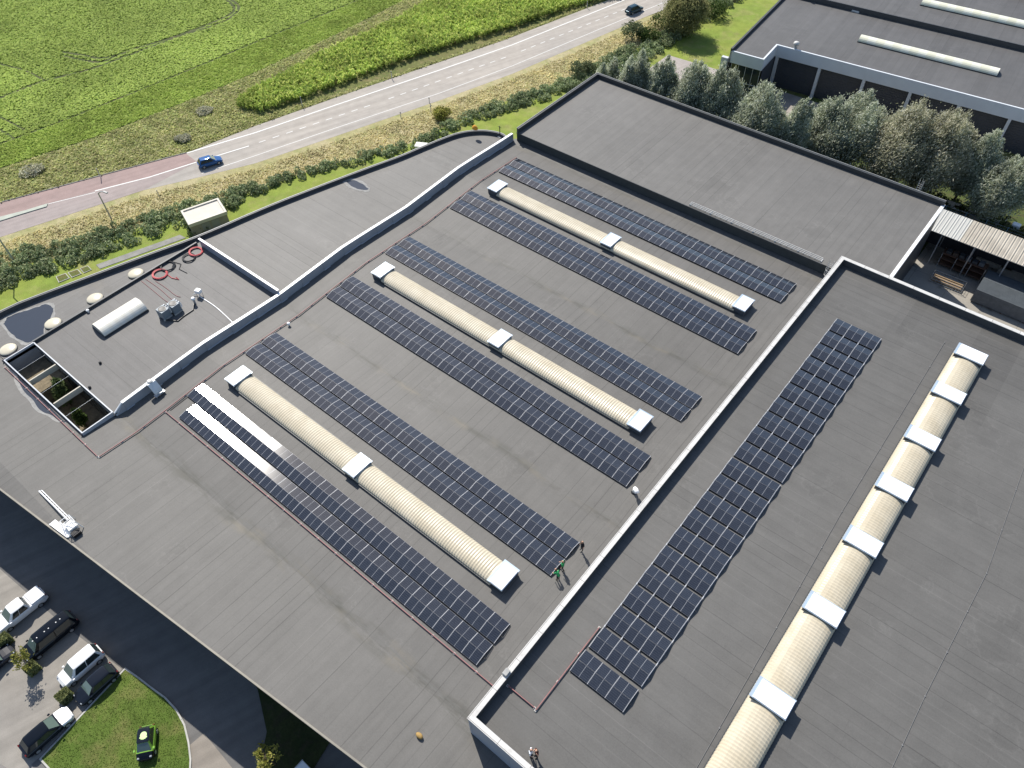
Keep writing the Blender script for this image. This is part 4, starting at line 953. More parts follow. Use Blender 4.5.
# concrete utility cabin
a = thing('transformer_cabin', 'pale concrete utility cabin with a rimmed flat roof in the bushes', 'cabin', (-35.9, 32.0, 0), radians(-18.5 - 0))
k = MB(); k.box(-2.0, 2.0, -2.9, 2.9, 0, 2.55); k.build('wall', plain('cabin_concrete', (.33, .30, .25), .85, .2, 0, .1, 1.), a)
k = MB(); k.wall([(-2.12, -3.02), (2.12, -3.02), (2.12, 3.02), (-2.12, 3.02)], .3, 2.3, 2.85, closed=True); k.build('roof_rim', plain('rim_concrete', (.62, .58, .50), .8, .2, 0, .06, 1.), a)
k = MB(); k.box(-1.82, 1.82, -2.72, 2.72, 2.55, 2.66); k.build('roof', plain('cabin_roof', (.58, .54, .47), .85, .2, 0, .08, 1.), a)
for yy in (-1.2, .3):
    k = MB(); k.box(2.0, 2.04, yy, yy+1.2, .1, 2.1); k.build('door', GREYTRIM, a)
# roof hoist at the front edge
HW = plain('hoist_enamel', (.85, .84, .82), .25, .6, .1, .03)
o_ = at(66, 527, Z0+.2); a = thing('roof_hoist', 'white builders hoist with a long boom lying at the front roof edge', 'hoist', (o_.x, o_.y, Z0+zr(o_.y)))
L_ = lambda px, py, z: Vector(at(px, py, Z0+z))-Vector((o_.x, o_.y, Z0+.2))
k = MB(); p0, p1 = L_(39.5, 491.5, .35), L_(68, 520, .75); k.tube([p0, p1], .085, 6); k.tube([p0+Vector((.1, .22, 0)), p1+Vector((.1, .22, 0))], .05, 6)
for t in np.linspace(0, 1, 12): k.tube([p0.lerp(p1, t), (p0+Vector((.1, .22, 0))).lerp(p1+Vector((.1, .22, 0)), t)], .03, 5)
k.build('boom', HW, a)
k = MB(); p0, p1 = L_(53, 522.5, .25), L_(71, 536, .25); d = (p1-p0); ang = atan2(d.y, d.x); T = Matrix.Translation((p0+p1)/2) @ Matrix.Rotation(ang, 4, 'Z'); k.box(-d.length/2, d.length/2, -.32, .32, -.06, .08, 0, T); k.box(-d.length/2, d.length/2, -.36, -.30, .08, .16, 0, T); k.build('platform', HW, a)
k = MB(); c = L_(72.5, 527.5, .3); k.box(c.x-.55, c.x+.55, c.y-.45, c.y+.45, .05, .55, 0, None, .05)
k.build('winch', HW, a)
k = MB()
for (sx, sy) in ((-.8, -.6), (.8, -.6), (.8, .7), (-.8, .7)): k.tube([(c.x+sx, c.y+sy, 0), (c.x+sx*.7, c.y+sy*.7, 1.15)], .045, 6)
for zz_ in (.6, 1.15): k.tube([(c.x-.6, c.y-.45, zz_), (c.x+.6, c.y-.45, zz_), (c.x+.6, c.y+.5, zz_), (c.x-.6, c.y+.5, zz_), (c.x-.6, c.y-.45, zz_)], .04, 6)
k.tube([(c.x-.6, c.y-.45, .6), (c.x+.6, c.y+.5, 1.15)], .04, 6); k.build('frame', HW, a)
k = MB(); [k.box(c.x+.75+i*.16, c.x+.87+i*.16, c.y-.5, c.y+.3, .05, .42) for i in range(4)]; k.build('counterweight', BLACK, a)
# box vent on the far hall roof
q = at(795, 49, zf); a = thing('vent_cowl', 'small pale vent cowl on the far hall above the columns', 'vent', q)
k = MB(); k.tube([(0, 0, 0), (0, 0, .9)], .3, 12); k.build('pipe', STEEL, a); k = MB(); k.lathe([(.5, 0), (.55, .25), (.4, .5), (.1, .6)], (0, 0, .8), 14); k.build('cap', OFFWHITE, a, True)
q = at(856, 11.5, zf); a = thing('roof_hatch', 'small pale hatch beside the step of the far hall roof', 'hatch', q); k = MB(); k.box(-.7, .7, -.5, .5, 0, .3, 0, None, .05); k.build('lid', OFFWHITE, a); k = MB(); k.box(-.78, .78, -.58, .58, 0, .1); k.build('kerb', GREYTRIM, a)

# ================================================================== YARD
SHM = NT('corrugated_sheet'); v = SHM.obj(); X = SHM.xyz(v)
c = SHM.mix(SHM.ramp(SHM.noise(v, .4, 4), .35, .65), (.40, .365, .305), (.32, .29, .24)); c = SHM.mix(SHM.ma('LESS_THAN', X[0], 7.2), c, (.42, .42, .395))
SHM.base(c); SHM.bump(SHM.ma('SINE', SHM.ma('MULTIPLY', X[0], 15.0)), .5, .06); SHM = SHM.fin(.6, .3)
a = thing('open_shed', 'long open shed with a corrugated pale roof behind the yard', 'shed', (51.0, 92.3, 0))
k = MB(); n = 220
for i in range(n+1):
    x_ = 31*i/n; dz = .022*(1 if i % 2 else -1); k.v += [(x_, 0, 5.4+dz), (x_, 5.2, 5.9+dz)]
for i in range(n): k.f.append((2*i, 2*i+2, 2*i+3, 2*i+1)); k.mi.append(0)
k.build('roof', SHM, a)
for i in range(7):
    for yy in (.2, 4.9):
        k = MB(); k.box(.3+i*4.5, .45+i*4.5, yy, yy+.15, 0, 5.25+.09*yy); k.build('post', STEEL, a)
k = MB(); k.box(0, 31, .15, .3, 5.2, 5.33); k.box(0, 31, 4.85, 5.0, 5.6, 5.74); k.build('beam', STEEL, a)
k = MB(); k.box(2.8, 31, 5.0, 5.08, 0, 5.6); k.box(2.8, 2.88, .4, 5.0, 0, 5.2); k.build('back_wall', WALLDK, a)  # back and end walls added to keep sun off the ground under the roof
q = at(951, 257, 1.0); a = thing('storage_rack', 'rusty brown storage rack with shelves in the shaded yard', 'rack', (60.0, 93.4, 0), 0)
WOODR = plain('rusty_board', (.11, .065, .045), .8, .2, 0, .3, 2)
k = MB(); [k.box(x_, x_+.1, y_, y_+.1, 0, 2.4) for x_ in (-3, -1, 1, 3) for y_ in (-.7, .7)]; k.build('upright', STEEL, a)
for zz_ in (.5, 1.4, 2.3): k = MB(); k.box(-3, 3.1, -.7, .8, zz_, zz_+.08); k.build('shelf', WOODR, a)
for i in range(6):
    k = MB(); hh_ = random.uniform(.35, .6); k.box(-.35, .35, -.4, .4, 0, hh_, 0, None, .03); tag(k.build('crate', plain('crate_colour%d' % i, random.choice([(.05, .055, .06), (.07, .05, .04), (.10, .11, .12)]), .7, .3, 0, .2, 3), loc=(57.7+i*.9, 93.4, 2.39)), 'dark crate on the top shelf of the rusty rack', 'crate', 'crates on the rusty rack')
a = thing('sheet_stack', 'long stack of ribbed dark sheets lying across the yard', 'sheet stack', (69.3, 90.6, 0))
k = MB(); n = 26; RS = plain('ribbed_sheet', (.11, .125, .135), .55, .4, .2, .15, 1.5)
for i in range(n):
    y_ = -2.6+5.2*i/n; k.box(-6.0, 7.5, y_, y_+.13, 2.2+.12*(1-abs(y_)/2.6), 2.32+.16*(1-abs(y_)/2.6))
k.box(-6, 7.5, -2.6, 2.6, .2, 2.2, 1); k.build('sheets', [RS, plain('sheet_edges', (.10, .11, .12), .7, .3, 0, .2, 2)], a); k = MB(); [k.box(x_, x_+.2, -2.5, 2.5, 0, .2) for x_ in (-5, -2, 1, 4, 7)]; k.build('bearers', WOODR, a)
q = at(953, 258, 0); a = thing('wire_container', 'low wire mesh container on the shaded yard floor', 'container', (59.6, 89.6, 0), .02)
k = MB(); [k.tube([(x_, y_, 0), (x_, y_, 1.0)], .05, 6) for x_ in (-2.2, 2.2) for y_ in (-.8, .8)]
for zz_ in (.15, .55, 1.0): k.tube([(-2.2, -.8, zz_), (2.2, -.8, zz_), (2.2, .8, zz_), (-2.2, .8, zz_), (-2.2, -.8, zz_)], .03, 6)
for i in range(12): x_ = -2.2+i*.4; k.tube([(x_, -.8, .1), (x_, -.8, 1.0)], .015, 4); k.tube([(x_, .8, .1), (x_, .8, 1.0)], .015, 4)
k.build('frame', STEEL, a); k = MB(); [k.box(-2.0, 2.0, -.6+i*.3, -.4+i*.3, .15, .5+.1*(i % 2)) for i in range(4)]; k.build('load', plain('timber_load', (.26, .19, .12), .8, .2, 0, .25, 3), a)
# stacks along the shed
PALE = plain('pale_boards', (.42, .37, .30), .8, .2, 0, .2, 2)
for i, (px, py, l_, lab) in enumerate([(954, 206, 4.6, 'stack of pale boards beside the corner of the rear hall'), (969, 214, 5.0, 'stack of pale boards between two other stacks behind the shed'), (984, 219, 4.2, 'stack of grey boards at the end of the row behind the shed'),
                                       (995, 263, 5.0, 'pale stack of boards under the front of the shed'), (1016, 276, 5.0, 'pale stack of boards at the frame edge before the shed')]):
    q = at(px, py, .6); a = thing('board_stack', lab, 'board stack', (q.x, q.y, 0), -.02, 'stacks of boards in the yard')
    k = MB(); [k.box(-l_/2+random.uniform(0, .2), l_/2-random.uniform(0, .2), -.7, .7, .15+j*.14, .27+j*.14) for j in range(5)]; k.build('boards', PALE if i != 2 else CONCDK, a)
    k = MB(); [k.box(x_, x_+.15, -.7, .7, 0, .15) for x_ in (-l_/2+.3, 0, l_/2-.5)]; k.build('bearers', WOODR, a)
# conductor strips on the tall hall roof
for pts_, lab in (([(75.6, 0.3), (75.7, 24), (76.1, 38), (75.2, 54), (74.9, 69)], 'thin conductor wire crossing the tall hall roof right of the rooflight'), ([(64.35, .6), (64.0, 17), (63.5, 36), (63.4, 64)], 'thin conductor wire close along the left side of the tall hall rooflight')):
    k = MB(); k.tube(resample([(x_, y_, zb2+.05) for x_, y_ in pts_], 1.5), .018, 5)
    for q_ in resample(pts_, 4.4): k.box(q_[0]-.06, q_[0]+.06, q_[1]-.06, q_[1]+.06, zb2+.002, zb2+.06)
    tag(k.build('conductor_wire', plain('wire_coating', (.16, .16, .16), .6, .3, 0, .1)), lab, 'wire', 'conductor wires on the tall hall roof')
# fence with blue posts
a = thing('mesh_fence', 'wire mesh fence with blue posts between shed and trees', 'fence', (50.6, 104.2, 0), .02)
BLUEP = plain('blue_post', (.16, .30, .42), .5, .4, 0, .1)
for i in range(10): k = MB(); k.box(i*3.0, i*3.0+.09, 0, .09, 0, 2.4); k.build('post', BLUEP, a)
k = MB()
for j in range(5): k.tube([(0, .04, .3+j*.5), (27, .04, .3+j*.5)], .012, 4)
for i in range(108): k.tube([(i*.25, .04, .2), (i*.25, .04, 2.35)], .006, 3)
k.build('mesh', STEEL, a)
q = at(1016, 226, .8); a = thing('water_tank', 'white plastic tank by the far end of the shed', 'tank', (q.x, q.y, 0)); k = MB(); k.box(-.6, .6, -.5, .5, .15, 1.15, 0, None, .08); k.build('tank', WHITE, a); k = MB(); k.box(-.65, .65, -.55, .55, 0, .14); k.build('pallet', PALE, a)
q = at(1016, 210, 1.0); a = thing('steel_frame', 'pale steel frame standing on the grass beside the tank', 'frame', (q.x-1.6, q.y-1.2, 0), .15)
k = MB(); [k.tube([(x_, y_, 0), (x_, y_, 2.0)], .07, 6) for x_ in (-1, 1) for y_ in (-.8, .8)]; k.tube([(-1, -.8, 2), (1, -.8, 2), (1, .8, 2), (-1, .8, 2), (-1, -.8, 2)], .06, 6); k.build('frame', plain('pale_steel', (.5, .6, .65), .5, .4, 0, .08), a)

# ================================================================== ROAD FURNITURE
def lamp(base_px, elbow, head, lab):
    b = at(*base_px); 
    hz = at_y(elbow[0], elbow[1], b.y); h = hz.z
    a = thing('street_lamp', lab, 'street lamp', (b.x, b.y, 0), 0, 'street lamps along the road')
    k = MB(); k.tube([(0, 0, 0), (0, 0, h*.5), (0, 0, h)], [.13, .11, .09], 8); k.build('pole', STEEL, a)
    e = at(head[0], head[1], h+1.2); d = Vector((e.x-b.x, e.y-b.y, 0))
    L = min(d.length, 4.0); d = d.normalized()
    k = MB(); k.tube([(0, 0, h), d*L*.5+Vector((0, 0, h+.6)), d*L+Vector((0, 0, h+.9))], [.09, .08, .07], 8); k.build('arm', STEEL, a)
    k = MB(); T = Matrix.Translation(d*L+Vector((0, 0, h+.9))) @ Matrix.Rotation(atan2(d.y, d.x), 4, 'Z'); k.box(-.1, .8, -.16, .16, -.06, .1, 0, T, .04); k.build('lamp_head', GREYTRIM, a)
lamp((14.8, 262), (14.5, 239), (1, 221), 'tall grey street lamp leaning over the traffic island end')
lamp((111.5, 219), (111, 202), (103, 190), 'grey street lamp beside the verge near the road chevrons')
for (px, py, h_, lab) in ((302.5, 106, 1.9, 'white marker post at the maize edge nearest the blue car'), (392, 79, 1.6, 'white marker post at the maize edge further along the road'), (101, 178, 1.9, 'slim marker post by the red lane kerb'),
                          (587, 8, 1.5, 'marker post where the maize strip reaches the top of the picture'), (401, 118, 1.3, 'thin marker post in the straw grass opposite the maize'), (429.5, 103, 1.2, 'thin marker post on the near verge, farther of two'), (159, 196, 1.2, 'thin marker post in the verge beside the bushes'), (431, 112, 1.4, 'small post with a plate on the near verge')):
    b = at(px, py); a = thing('marker_post', lab, 'marker post', b, 0, 'marker posts along the road')
    k = MB(); k.box(-.06, .06, -.05, .05, 0, h_, 0, None, .01); k.build('post', OFFWHITE, a); k = MB(); k.box(-.065, .065, -.055, .055, h_-.35, h_-.15); k.build('band', DKTRIM, a)

# ================================================================== CARS
def cyl_y(mb, c, r, w_, seg=18, mi=0):
    T = Matrix.Translation(c) @ Matrix.Rotation(pi/2, 4, 'X'); mb.lathe([(r*.96, -w_/2), (r, -w_/2+.03), (r, w_/2-.03), (r*.96, w_/2)], seg=seg, mi=mi, T=T)
HEADL = plain('headlight_lens', (.30, .32, .34), .1, .6, 0, .03); TAIL = plain('tail_lens', (.12, .008, .007), .2, .5, 0, .05)
WIND = plain('car_glass', (.022, .032, .034), .05, .7, 0, .02); WINDG = plain('screen_glass', (.10, .14, .125), .05, .7, 0, .05)
def car(label, loc, rz, paint, L=4.3, W=1.78, H=1.48, hood=1.05, cowl=1.15, roof0=1.75, roof1=3.6, rear=4.1, zh=.92, roofpaint=None, hoodz=.74, bed=None, deck=None, group='parked cars', paint2=None, screen=None):
    """x runs from nose (0) to tail (L); cowl = foot of the windscreen, roof0..roof1 = roof, rear = foot of the rear window"""
    a = thing('car', label, 'car', loc, rz, group); hw = W/2
    st = [0.0, .06, .28, .7, hood, cowl+.15, (roof0+roof1)/2, roof1, rear, L-.45, L-.1, L]
    def zt(x):
        if x < .3: return .62+(hoodz-.62)*min(1, x/.3)
        if x < cowl: return hoodz+(zh-hoodz)*(x-.3)/(cowl-.3)
        if x > L-.15: return zh-.12
        return zh
    def wf(x):
        if x < .28: return .74+.20*(x/.28)**.6
        if x < .8: return .94+.06*(x-.28)/.52
        if x > L-.45: return 1-.13*((x-L+.45)/.45)**1.6
        return 1.0
    k = MB(); n = len(st); m_ = 12
    for x in st:
        w_ = hw*wf(x); z_ = zt(x); zb_ = .22 if .2 < x < L-.2 else .32
        half = [(w_*.80, zb_), (w_*.97, zb_+.10), (w_*1.0, .52), (w_*.985, z_*.86), (w_*.90, z_-.015), (w_*.5, z_+.02)]
        ring = half+[(-y_, q_) for y_, q_ in reversed(half)]
        k.v += [(L/2-x, y_, q_) for y_, q_ in ring]
    for i in range(n-1):
        for q in range(m_):
            a0 = i*m_+q; a1 = i*m_+(q+1) % m_
            k.f.append((a0, a1, a1+m_, a0+m_)); k.mi.append(1 if (paint2 and st[i] >= cowl-.2) else 0)
    k.f.append(tuple(range(m_-1, -1, -1))); k.f.append(tuple((n-1)*m_+q for q in range(m_))); k.mi += [0, 1 if paint2 else 0]
    body = k.build('body', [paint, paint2 or paint], a, False)
    bm = body.modifiers.new('round', 'BEVEL'); bm.width = .05; bm.segments = 2; bm.limit_method = 'ANGLE'; bm.angle_limit = radians(35)
    # cabin shell
    X_ = lambda x: L/2-x
    b0, b1 = cowl, rear; yb, yr = hw*.90, hw*.70; zr_ = H
    base = [(b0, yb*.93), (b0+.35, yb), ((b0+b1)/2, yb), (b1-.2, yb*.98), (b1, yb*.90)]
    top = [(roof0, yr*.90), (roof0+.15, yr), ((roof0+roof1)/2, yr*1.03), (roof1-.12, yr), (roof1, yr*.90)]
    k = MB(); nb = len(base); zb_ = zh-.03
    for (x, y) in base: k.v.append((X_(x), y, zb_))
    for (x, y) in reversed(base): k.v.append((X_(x), -y, zb_))
    for i, (x, y) in enumerate(top): k.v.append((X_(x), y, zr_-.035))
    for (x, y) in reversed(top): k.v.append((X_(x), -y, zr_-.035))
    N = 2*nb
    for i in range(N): j = (i+1) % N; k.f.append((j, i, N+i, N+j)); k.mi.append(0)
    k.f.append(tuple(range(2*N-1, N-1, -1))); k.mi.append(0)
    k.build('cabin', paint2 or paint, a)
    k = MB(); rows = []
    for (s_, dz) in ((1.0, -.032), (.93, .0), (.6, .022), (0.0, .03)):
        rows.append([(X_(x), y*s_, zr_+dz-(.01 if i in (0, len(top)-1) else 0)) for i, (x, y) in enumerate(top)])
    full = rows+[[(x, -y, z) for x, y, z in r_] for r_ in reversed(rows[:-1])]
    for r_ in full: k.v += r_
    for i in range(len(full)-1):
        for q in range(nb-1): a0 = i*nb+q; k.f.append((a0, a0+1, a0+nb+1, a0+nb)); k.mi.append(0)
    k.build('roof', roofpaint or paint2 or paint, a, True)
    def pane(name, P, mat=WIND):
        c = sum((Vector(q) for q in P), Vector())/len(P); nrm = (Vector(P[1])-Vector(P[0])).cross(Vector(P[2])-Vector(P[0])).normalized()
        if nrm.dot(c-Vector((0, 0, .6))) < 0: nrm = -nrm
        P = [Vector(q)+(c-Vector(q))*.06+nrm*.012 for q in P]; kk = MB(); kk.face([tuple(q) for q in P]); kk.build(name, mat, a)
    lerp = lambda p, q, t: tuple(Vector(p).lerp(Vector(q), t))
    B = lambda i, s_=1: Vector((X_(base[i][0]), s_*base[i][1], zb_+.02)); Tt = lambda i, s_=1: Vector((X_(top[i][0]), s_*top[i][1], zr_-.04))
    pane('windscreen', [B(0), B(0, -1), Tt(0, -1), Tt(0)], screen or WINDG); pane('rear_window', [B(4), Tt(4), Tt(4, -1), B(4, -1)])
    for s_ in (1, -1):
        pane('side_window', [B(1, s_), B(2, s_), Tt(2, s_), Tt(1, s_)]); pane('side_window', [B(2, s_), B(3, s_), Tt(3, s_), Tt(2, s_)])
        k = MB(); k.box(X_(b0+.28), X_(b0+.05), s_*(hw+.0), s_*(hw+.16), zh-.01, zh+.10, 0, None, .03); k.build('mirror', paint if not paint2 else paint2, a)
        k = MB(); k.box(X_(.10), X_(.32), s_*hw*.56, s_*hw*.82, hoodz-.15, hoodz-.045, 0, None, .03); k.build('headlight', HEADL, a)
        k = MB(); k.box(X_(L-.12), X_(L-.005), s_*hw*.60, s_*hw*.86, zh-.28, zh-.06, 0, None, .02); k.build('tail_light', TAIL, a)
        for x in (.16*L+.12, L-.19*L):
            wb = MB(); cyl_y(wb, (X_(x), s_*(hw-.10), .32), .32, .22); wo = wb.build('wheel', TYRE, a)
            rb = MB(); cyl_y(rb, (X_(x), s_*(hw-.07), .32), .20, .20, 12); rb.build('rim', STEEL, wo)
    k = MB(); k.box(X_(.03), X_(-.015), -hw*.5, hw*.5, .36, .52); k.build('grille', BLACK, a)
    if bed:
        k = MB(); k.box(X_(rear+.18), X_(L-.08), -hw*.90, hw*.90, zh+.02, zh+.13, 0, None, .05); k.build('bed_cover', bed, a)
    return a
def cpaint(name, c, metal=0.0, rough=.3): return plain(name, c, .12 if c[0] < .1 else rough, .3 if c[0] < .1 else .5, metal, .03, 1, 0.0 if c[0] < .1 else 1.0)
PW_, PBK, PDG, PSV = cpaint('white_car_paint', (.80, .80, .80)), cpaint('black_car_paint', (.004, .006, .010)), cpaint('charcoal_car_paint', (.009, .012, .019)), cpaint('silver_car_paint', (.62, .63, .65), .4)
PBL, PTL, PGR = cpaint('blue_car_paint', (.028, .10, .27), .2), cpaint('teal_car_paint', (.025, .06, .08), .3), cpaint('green_car_paint', (.20, .40, .045))
def put(px, py, z): q = at(px, py, z); return (q.x, q.y, 0)
DN = -pi/2; UP = pi/2
q = put(17.5, 603, 1.78); car('white pickup truck with a covered load bed, first in the row of parked cars', (q[0], q[1]-.35, 0), DN, PW_, 5.3, 1.88, 1.78, 1.1, 1.25, 1.95, 3.35, 3.6, 1.08, hoodz=.98, bed=PW_)
q = put(47, 629, 1.85); vb = car('long black estate van with white dots along its roof', (q[0], q[1]-.35, 0), DN, PBK, 5.6, 1.92, 1.88, .9, 1.0, 1.7, 5.2, 5.5, 1.02, hoodz=.92)
for i in range(6):
    k = MB(); k.lathe([(.06, 0), (.06, .03), (.02, .05)], (1.2-i*.62+(.18 if i % 2 else 0), .10, 1.91), 10); k.build('roof_marker', WHITE, vb)
q = put(79.5, 658, 1.78); car('white van-like car with rounded rear, parked beside the charcoal hatchback', (q[0], q[1]-.45, 0), DN, PW_, 4.4, 1.82, 1.80, .85, .95, 1.65, 4.0, 4.3, 1.0, hoodz=.88)
q = put(96, 676, 1.5); car('charcoal hatchback squeezed between white van and lawn kerb', (q[0]+.1, q[1]-.5, 0), DN, PDG, 4.15, 1.78, 1.48, .95, 1.05, 1.75, 3.55, 3.95)
q = put(36.5, 733, 1.5); car('silver estate car with a black roof, nose towards the clipped hedge', (q[0], q[1]+.55, 0), UP, PSV, 4.75, 1.84, 1.50, 1.15, 1.3, 2.05, 4.05, 4.5, .95, roofpaint=PBK, paint2=PDG)
q = put(-4, 655, 1.3); car('dark car cut off by the left picture edge, beside the hedge cubes', (q[0], q[1]-.9, 0), UP, PDG, 4.4, 1.8, 1.48)
p_ = at(144.5, 739, 1.5); q2 = at(143.0, 765, .7); q1 = at(146, 733, .7); hd = atan2(q2.y-q1.y, q2.x-q1.x)
gc = car('small lime green car with a dark roof standing on the front lawn', (p_.x, p_.y-.15, .1), hd, PBK, 3.0, 1.58, 1.52, .55, .65, 1.25, 2.55, 2.9, .95, roofpaint=PDG, hoodz=.85, paint2=PGR, group='parked cars')
k = MB(); k.lathe([(.30, 0), (.30, .012), (.01, .016)], (-.42, .05, 1.555), 20)
for i in range(5): t = -.9+.45*i; k.lathe([(.075, 0), (.075, .012), (.01, .014)], (-.42+.34*cos(t), .05+.34*sin(t), 1.552), 10)
k.build('roof_emblem', plain('pale_green_vinyl', (.58, .80, .34), .4, .4, 0, .02), gc)
d = Vector(at(250, 147)-at(197, 163)); rzr = atan2(d.y, d.x)
q = put(208.5, 158, 1.3); car('bright blue hatchback driving on the road beside the red lane', (q[0], q[1], .02), rzr, PBL, 4.1, 1.76, 1.5, .95, 1.05, 1.75, 3.55, 3.95, group='cars on the road')
d = Vector(at(660, -4)-at(600, 21)); rzr = atan2(d.y, d.x)
q = put(634.5, 7.5, 1.0); car('dark teal car driving away at the top of the road', (q[0], q[1], .02), rzr, PTL, 4.4, 1.8, 1.55, .95, 1.05, 1.75, 3.75, 4.2, group='cars on the road')
# white delivery truck in the shade of the front wall
q = at(311, 765, 2.6); a = thing('delivery_truck', 'pale box truck parked in the shade below the front wall', 'truck', (q.x+.2, q.y-2.6, 0), pi/2)
k = MB(); k.box(-3.0, 2.4, -1.1, 1.1, .6, 2.6, 0, None, .05); k.build('box', plain('truck_box', (.62, .66, .68), .5, .4, 0, .04), a)
k = MB(); [k.box(-3.02, 2.42, s_*1.08, s_*1.14, 2.52, 2.64) for s_ in (-1, 1)]; k.build('roof_rail', ALU, a)
k = MB(); k.box(-4.4, -3.05, -1.0, 1.0, .5, 2.1, 0, None, .15); k.build('cab', WHITE, a)
for x_ in (-3.6, 1.6):
    for s_ in (-1, 1): k = MB(); cyl_y(k, (x_, s_*.95, .4), .4, .28); k.build('wheel', TYRE, a)

# ================================================================== TREES AND PLANTS
def limb(mb, p, q, r0, r1):
    m1 = Vector(p).lerp(Vector(q), .5)+Vector((random.uniform(-.1, .1), random.uniform(-.1, .1), random.uniform(0, .15)))*(Vector(q)-Vector(p)).length*.4
    mb.tube([p, m1, q], [r0, (r0+r1)/2, r1], 6)
SILVER = leaf_mat('silver_willow_leaf', ((.18, .21, .13), (.30, .33, .225), (.43, .455, .345), (.58, .595, .50)), .45, .5, .35)
OLIVE = leaf_mat('olive_willow_leaf', ((.20, .21, .125), (.32, .32, .21), (.45, .435, .32), (.60, .58, .47)), .45, .5, .35)
def willow(label, x, y, h, wdt, mat=SILVER, lean=(.22, .06), n_pl=34, seed=0, base=1.5, dens=1.0, group='willow trees in the row behind the rear hall'):
    random.seed(seed)
    a = thing('willow_tree', label, 'tree', (x, y, 0), 0, group)
    tm = MB(); limb(tm, (0, 0, 0), (lean[0]*h*.2, lean[1]*h*.2, h*.45), .22, .12)
    C, U, V = [], [], []
    for i in range(n_pl):
        ang = random.uniform(0, 2*pi); rad = wdt*.5*math.sqrt(random.random())
        f_ = random.uniform(0, 1)
        zt_ = h*(1-.42*(rad/(wdt*.5))**2)*random.uniform(.82, 1.02)
        b0 = Vector((cos(ang)*rad*.35, sin(ang)*rad*.35, random.uniform(base, h*.40)))
        tip = Vector((cos(ang)*rad+lean[0]*h*.5, sin(ang)*rad+lean[1]*h*.5, zt_))
        midp = Vector((cos(ang)*rad*.95, sin(ang)*rad*.95, (b0.z+tip.z)*.5))
        if i < 16: limb(tm, (lean[0]*h*.1, lean[1]*h*.1, h*.28), tuple(midp), .09, .03)
        n = int(820*dens*(h/9)); t = RNG.random(n)**.8
        P = ((1-t)**2)[:, None]*np.array(b0)+(2*t*(1-t))[:, None]*np.array(midp)+(t**2)[:, None]*np.array(tip)
        sp = (.12+.88*np.sin(np.pi*np.clip(t*.93+.03, 0, 1))**1.2)*wdt*.115
        P += RNG.normal(0, 1, (n, 3))*sp[:, None]*np.array([1, 1, 1.1])
        dr = np.array((tip-midp).normalized())
        u, v_ = leaf_uv(n, .27, .095, dr, .55); C.append(P); U.append(u); V.append(v_)
    tm.build('trunk', BARK, a)
    C = np.concatenate(C); ok = C[:, 2] > .3
    quads('crown', C[ok], np.concatenate(U)[ok], np.concatenate(V)[ok], mat, a)
    return a
TR = [(612, 52, 96.5, 4.6, 0, 'leftmost silvery willow at the corner of the rear hall'), (640, 47, 96.5, 5.4, 0, 'second silvery willow from the left corner'), (668, 52, 97, 5.2, 0, 'third silvery willow before the concrete apron'),
      (700, 58, 97, 6.6, 0, 'silvery willow in front of the apron edge'), (730, 60, 98, 6.4, 0, 'silvery willow in front of the far hall entrance pier'), (772, 78, 98, 7.4, 0, 'rounded willow hiding the far hall entrance glass'),
      (808, 95, 99, 4.6, 0, 'narrow willow beside the gap showing rear concrete'), (838, 95, 104, 6.0, 0, 'grey green willow left of the tallest silvery one'), (872, 84, 106, 8.4, 0, 'tall windblown silvery willow near the middle columns'),
      (928, 99, 107, 8.6, 1, 'broad brownish willow with pale windblown tips'), (966, 105, 108, 7.6, 1, 'brownish willow leaning right of the broad one'), (1000, 128, 110, 5.4, 0, 'smaller green willow near the right picture edge'), (1028, 152, 108, 6.0, 0, 'willow cut off by the right picture edge')]
for i, (px, py, y, wd, kd, lab) in enumerate(TR):
    q = at_y(px, py, y); h = q.z*.97
    ln = .04 if i < 5 else .17
    willow(lab, q.x-ln*h*.5, y-ln*h*.4, h, wd*1.14, OLIVE if kd else SILVER, (ln, ln*.9), 30 if wd < 5 else 46, 100+i)
q = at_y(690, -14, 133.5)
willow('big olive weeping willow beside the road at the top', q.x, 133.5, q.z, 8.4, leaf_mat('weeping_leaf', ((.15, .17, .07), (.24, .24, .11), (.33, .31, .155)), .45, .55, .3), (0, 0), 46, 77, .6, 1.2, 'trees on the rear lawn')
def bush(name, label, x, y, r, h, mat, n=900, z=0.0, lf=(.25, .16), group=None, trunk=True, cat='shrub'):
    a = thing(name, label, cat, (x, y, z), 0, group); C, U, V = [], [], []
    for i in range(12):
        d = Vector((random.gauss(0, 1), random.gauss(0, 1), abs(random.gauss(0, 1)))).normalized(); c = np.array([d.x*r*.6, d.y*r*.6, h*.35+d.z*h*.42])
        k_ = n//12; P = c+rdir(k_)*RNG.uniform(.55, 1.05, (k_, 1))*np.array([r*.48, r*.48, h*.30]); u, v_ = leaf_uv(k_, *lf); C.append(P); U.append(u); V.append(v_)
    tm = MB(); [limb(tm, (0, 0, 0), (random.uniform(-.4, .4)*r, random.uniform(-.4, .4)*r, h*.6), .05, .02) for _ in range(4)]; tm.build('trunk', BARK, a)
    C = np.concatenate(C); C[:, 2] = np.maximum(C[:, 2], .05); quads('crown', C, np.concatenate(U), np.concatenate(V), mat, a); return a
GREYG = leaf_mat('grey_green_leaf', ((.07, .095, .04), (.13, .16, .08), (.20, .22, .13)), .25, .55, .4); DARKG = leaf_mat('dark_green_leaf', ((.03, .055, .015), (.06, .095, .025), (.10, .14, .04)), .25, .5, .4)
YELG = leaf_mat('yellow_green_leaf', ((.17, .19, .04), (.29, .29, .07), (.40, .36, .12)), .3, .55, .5)
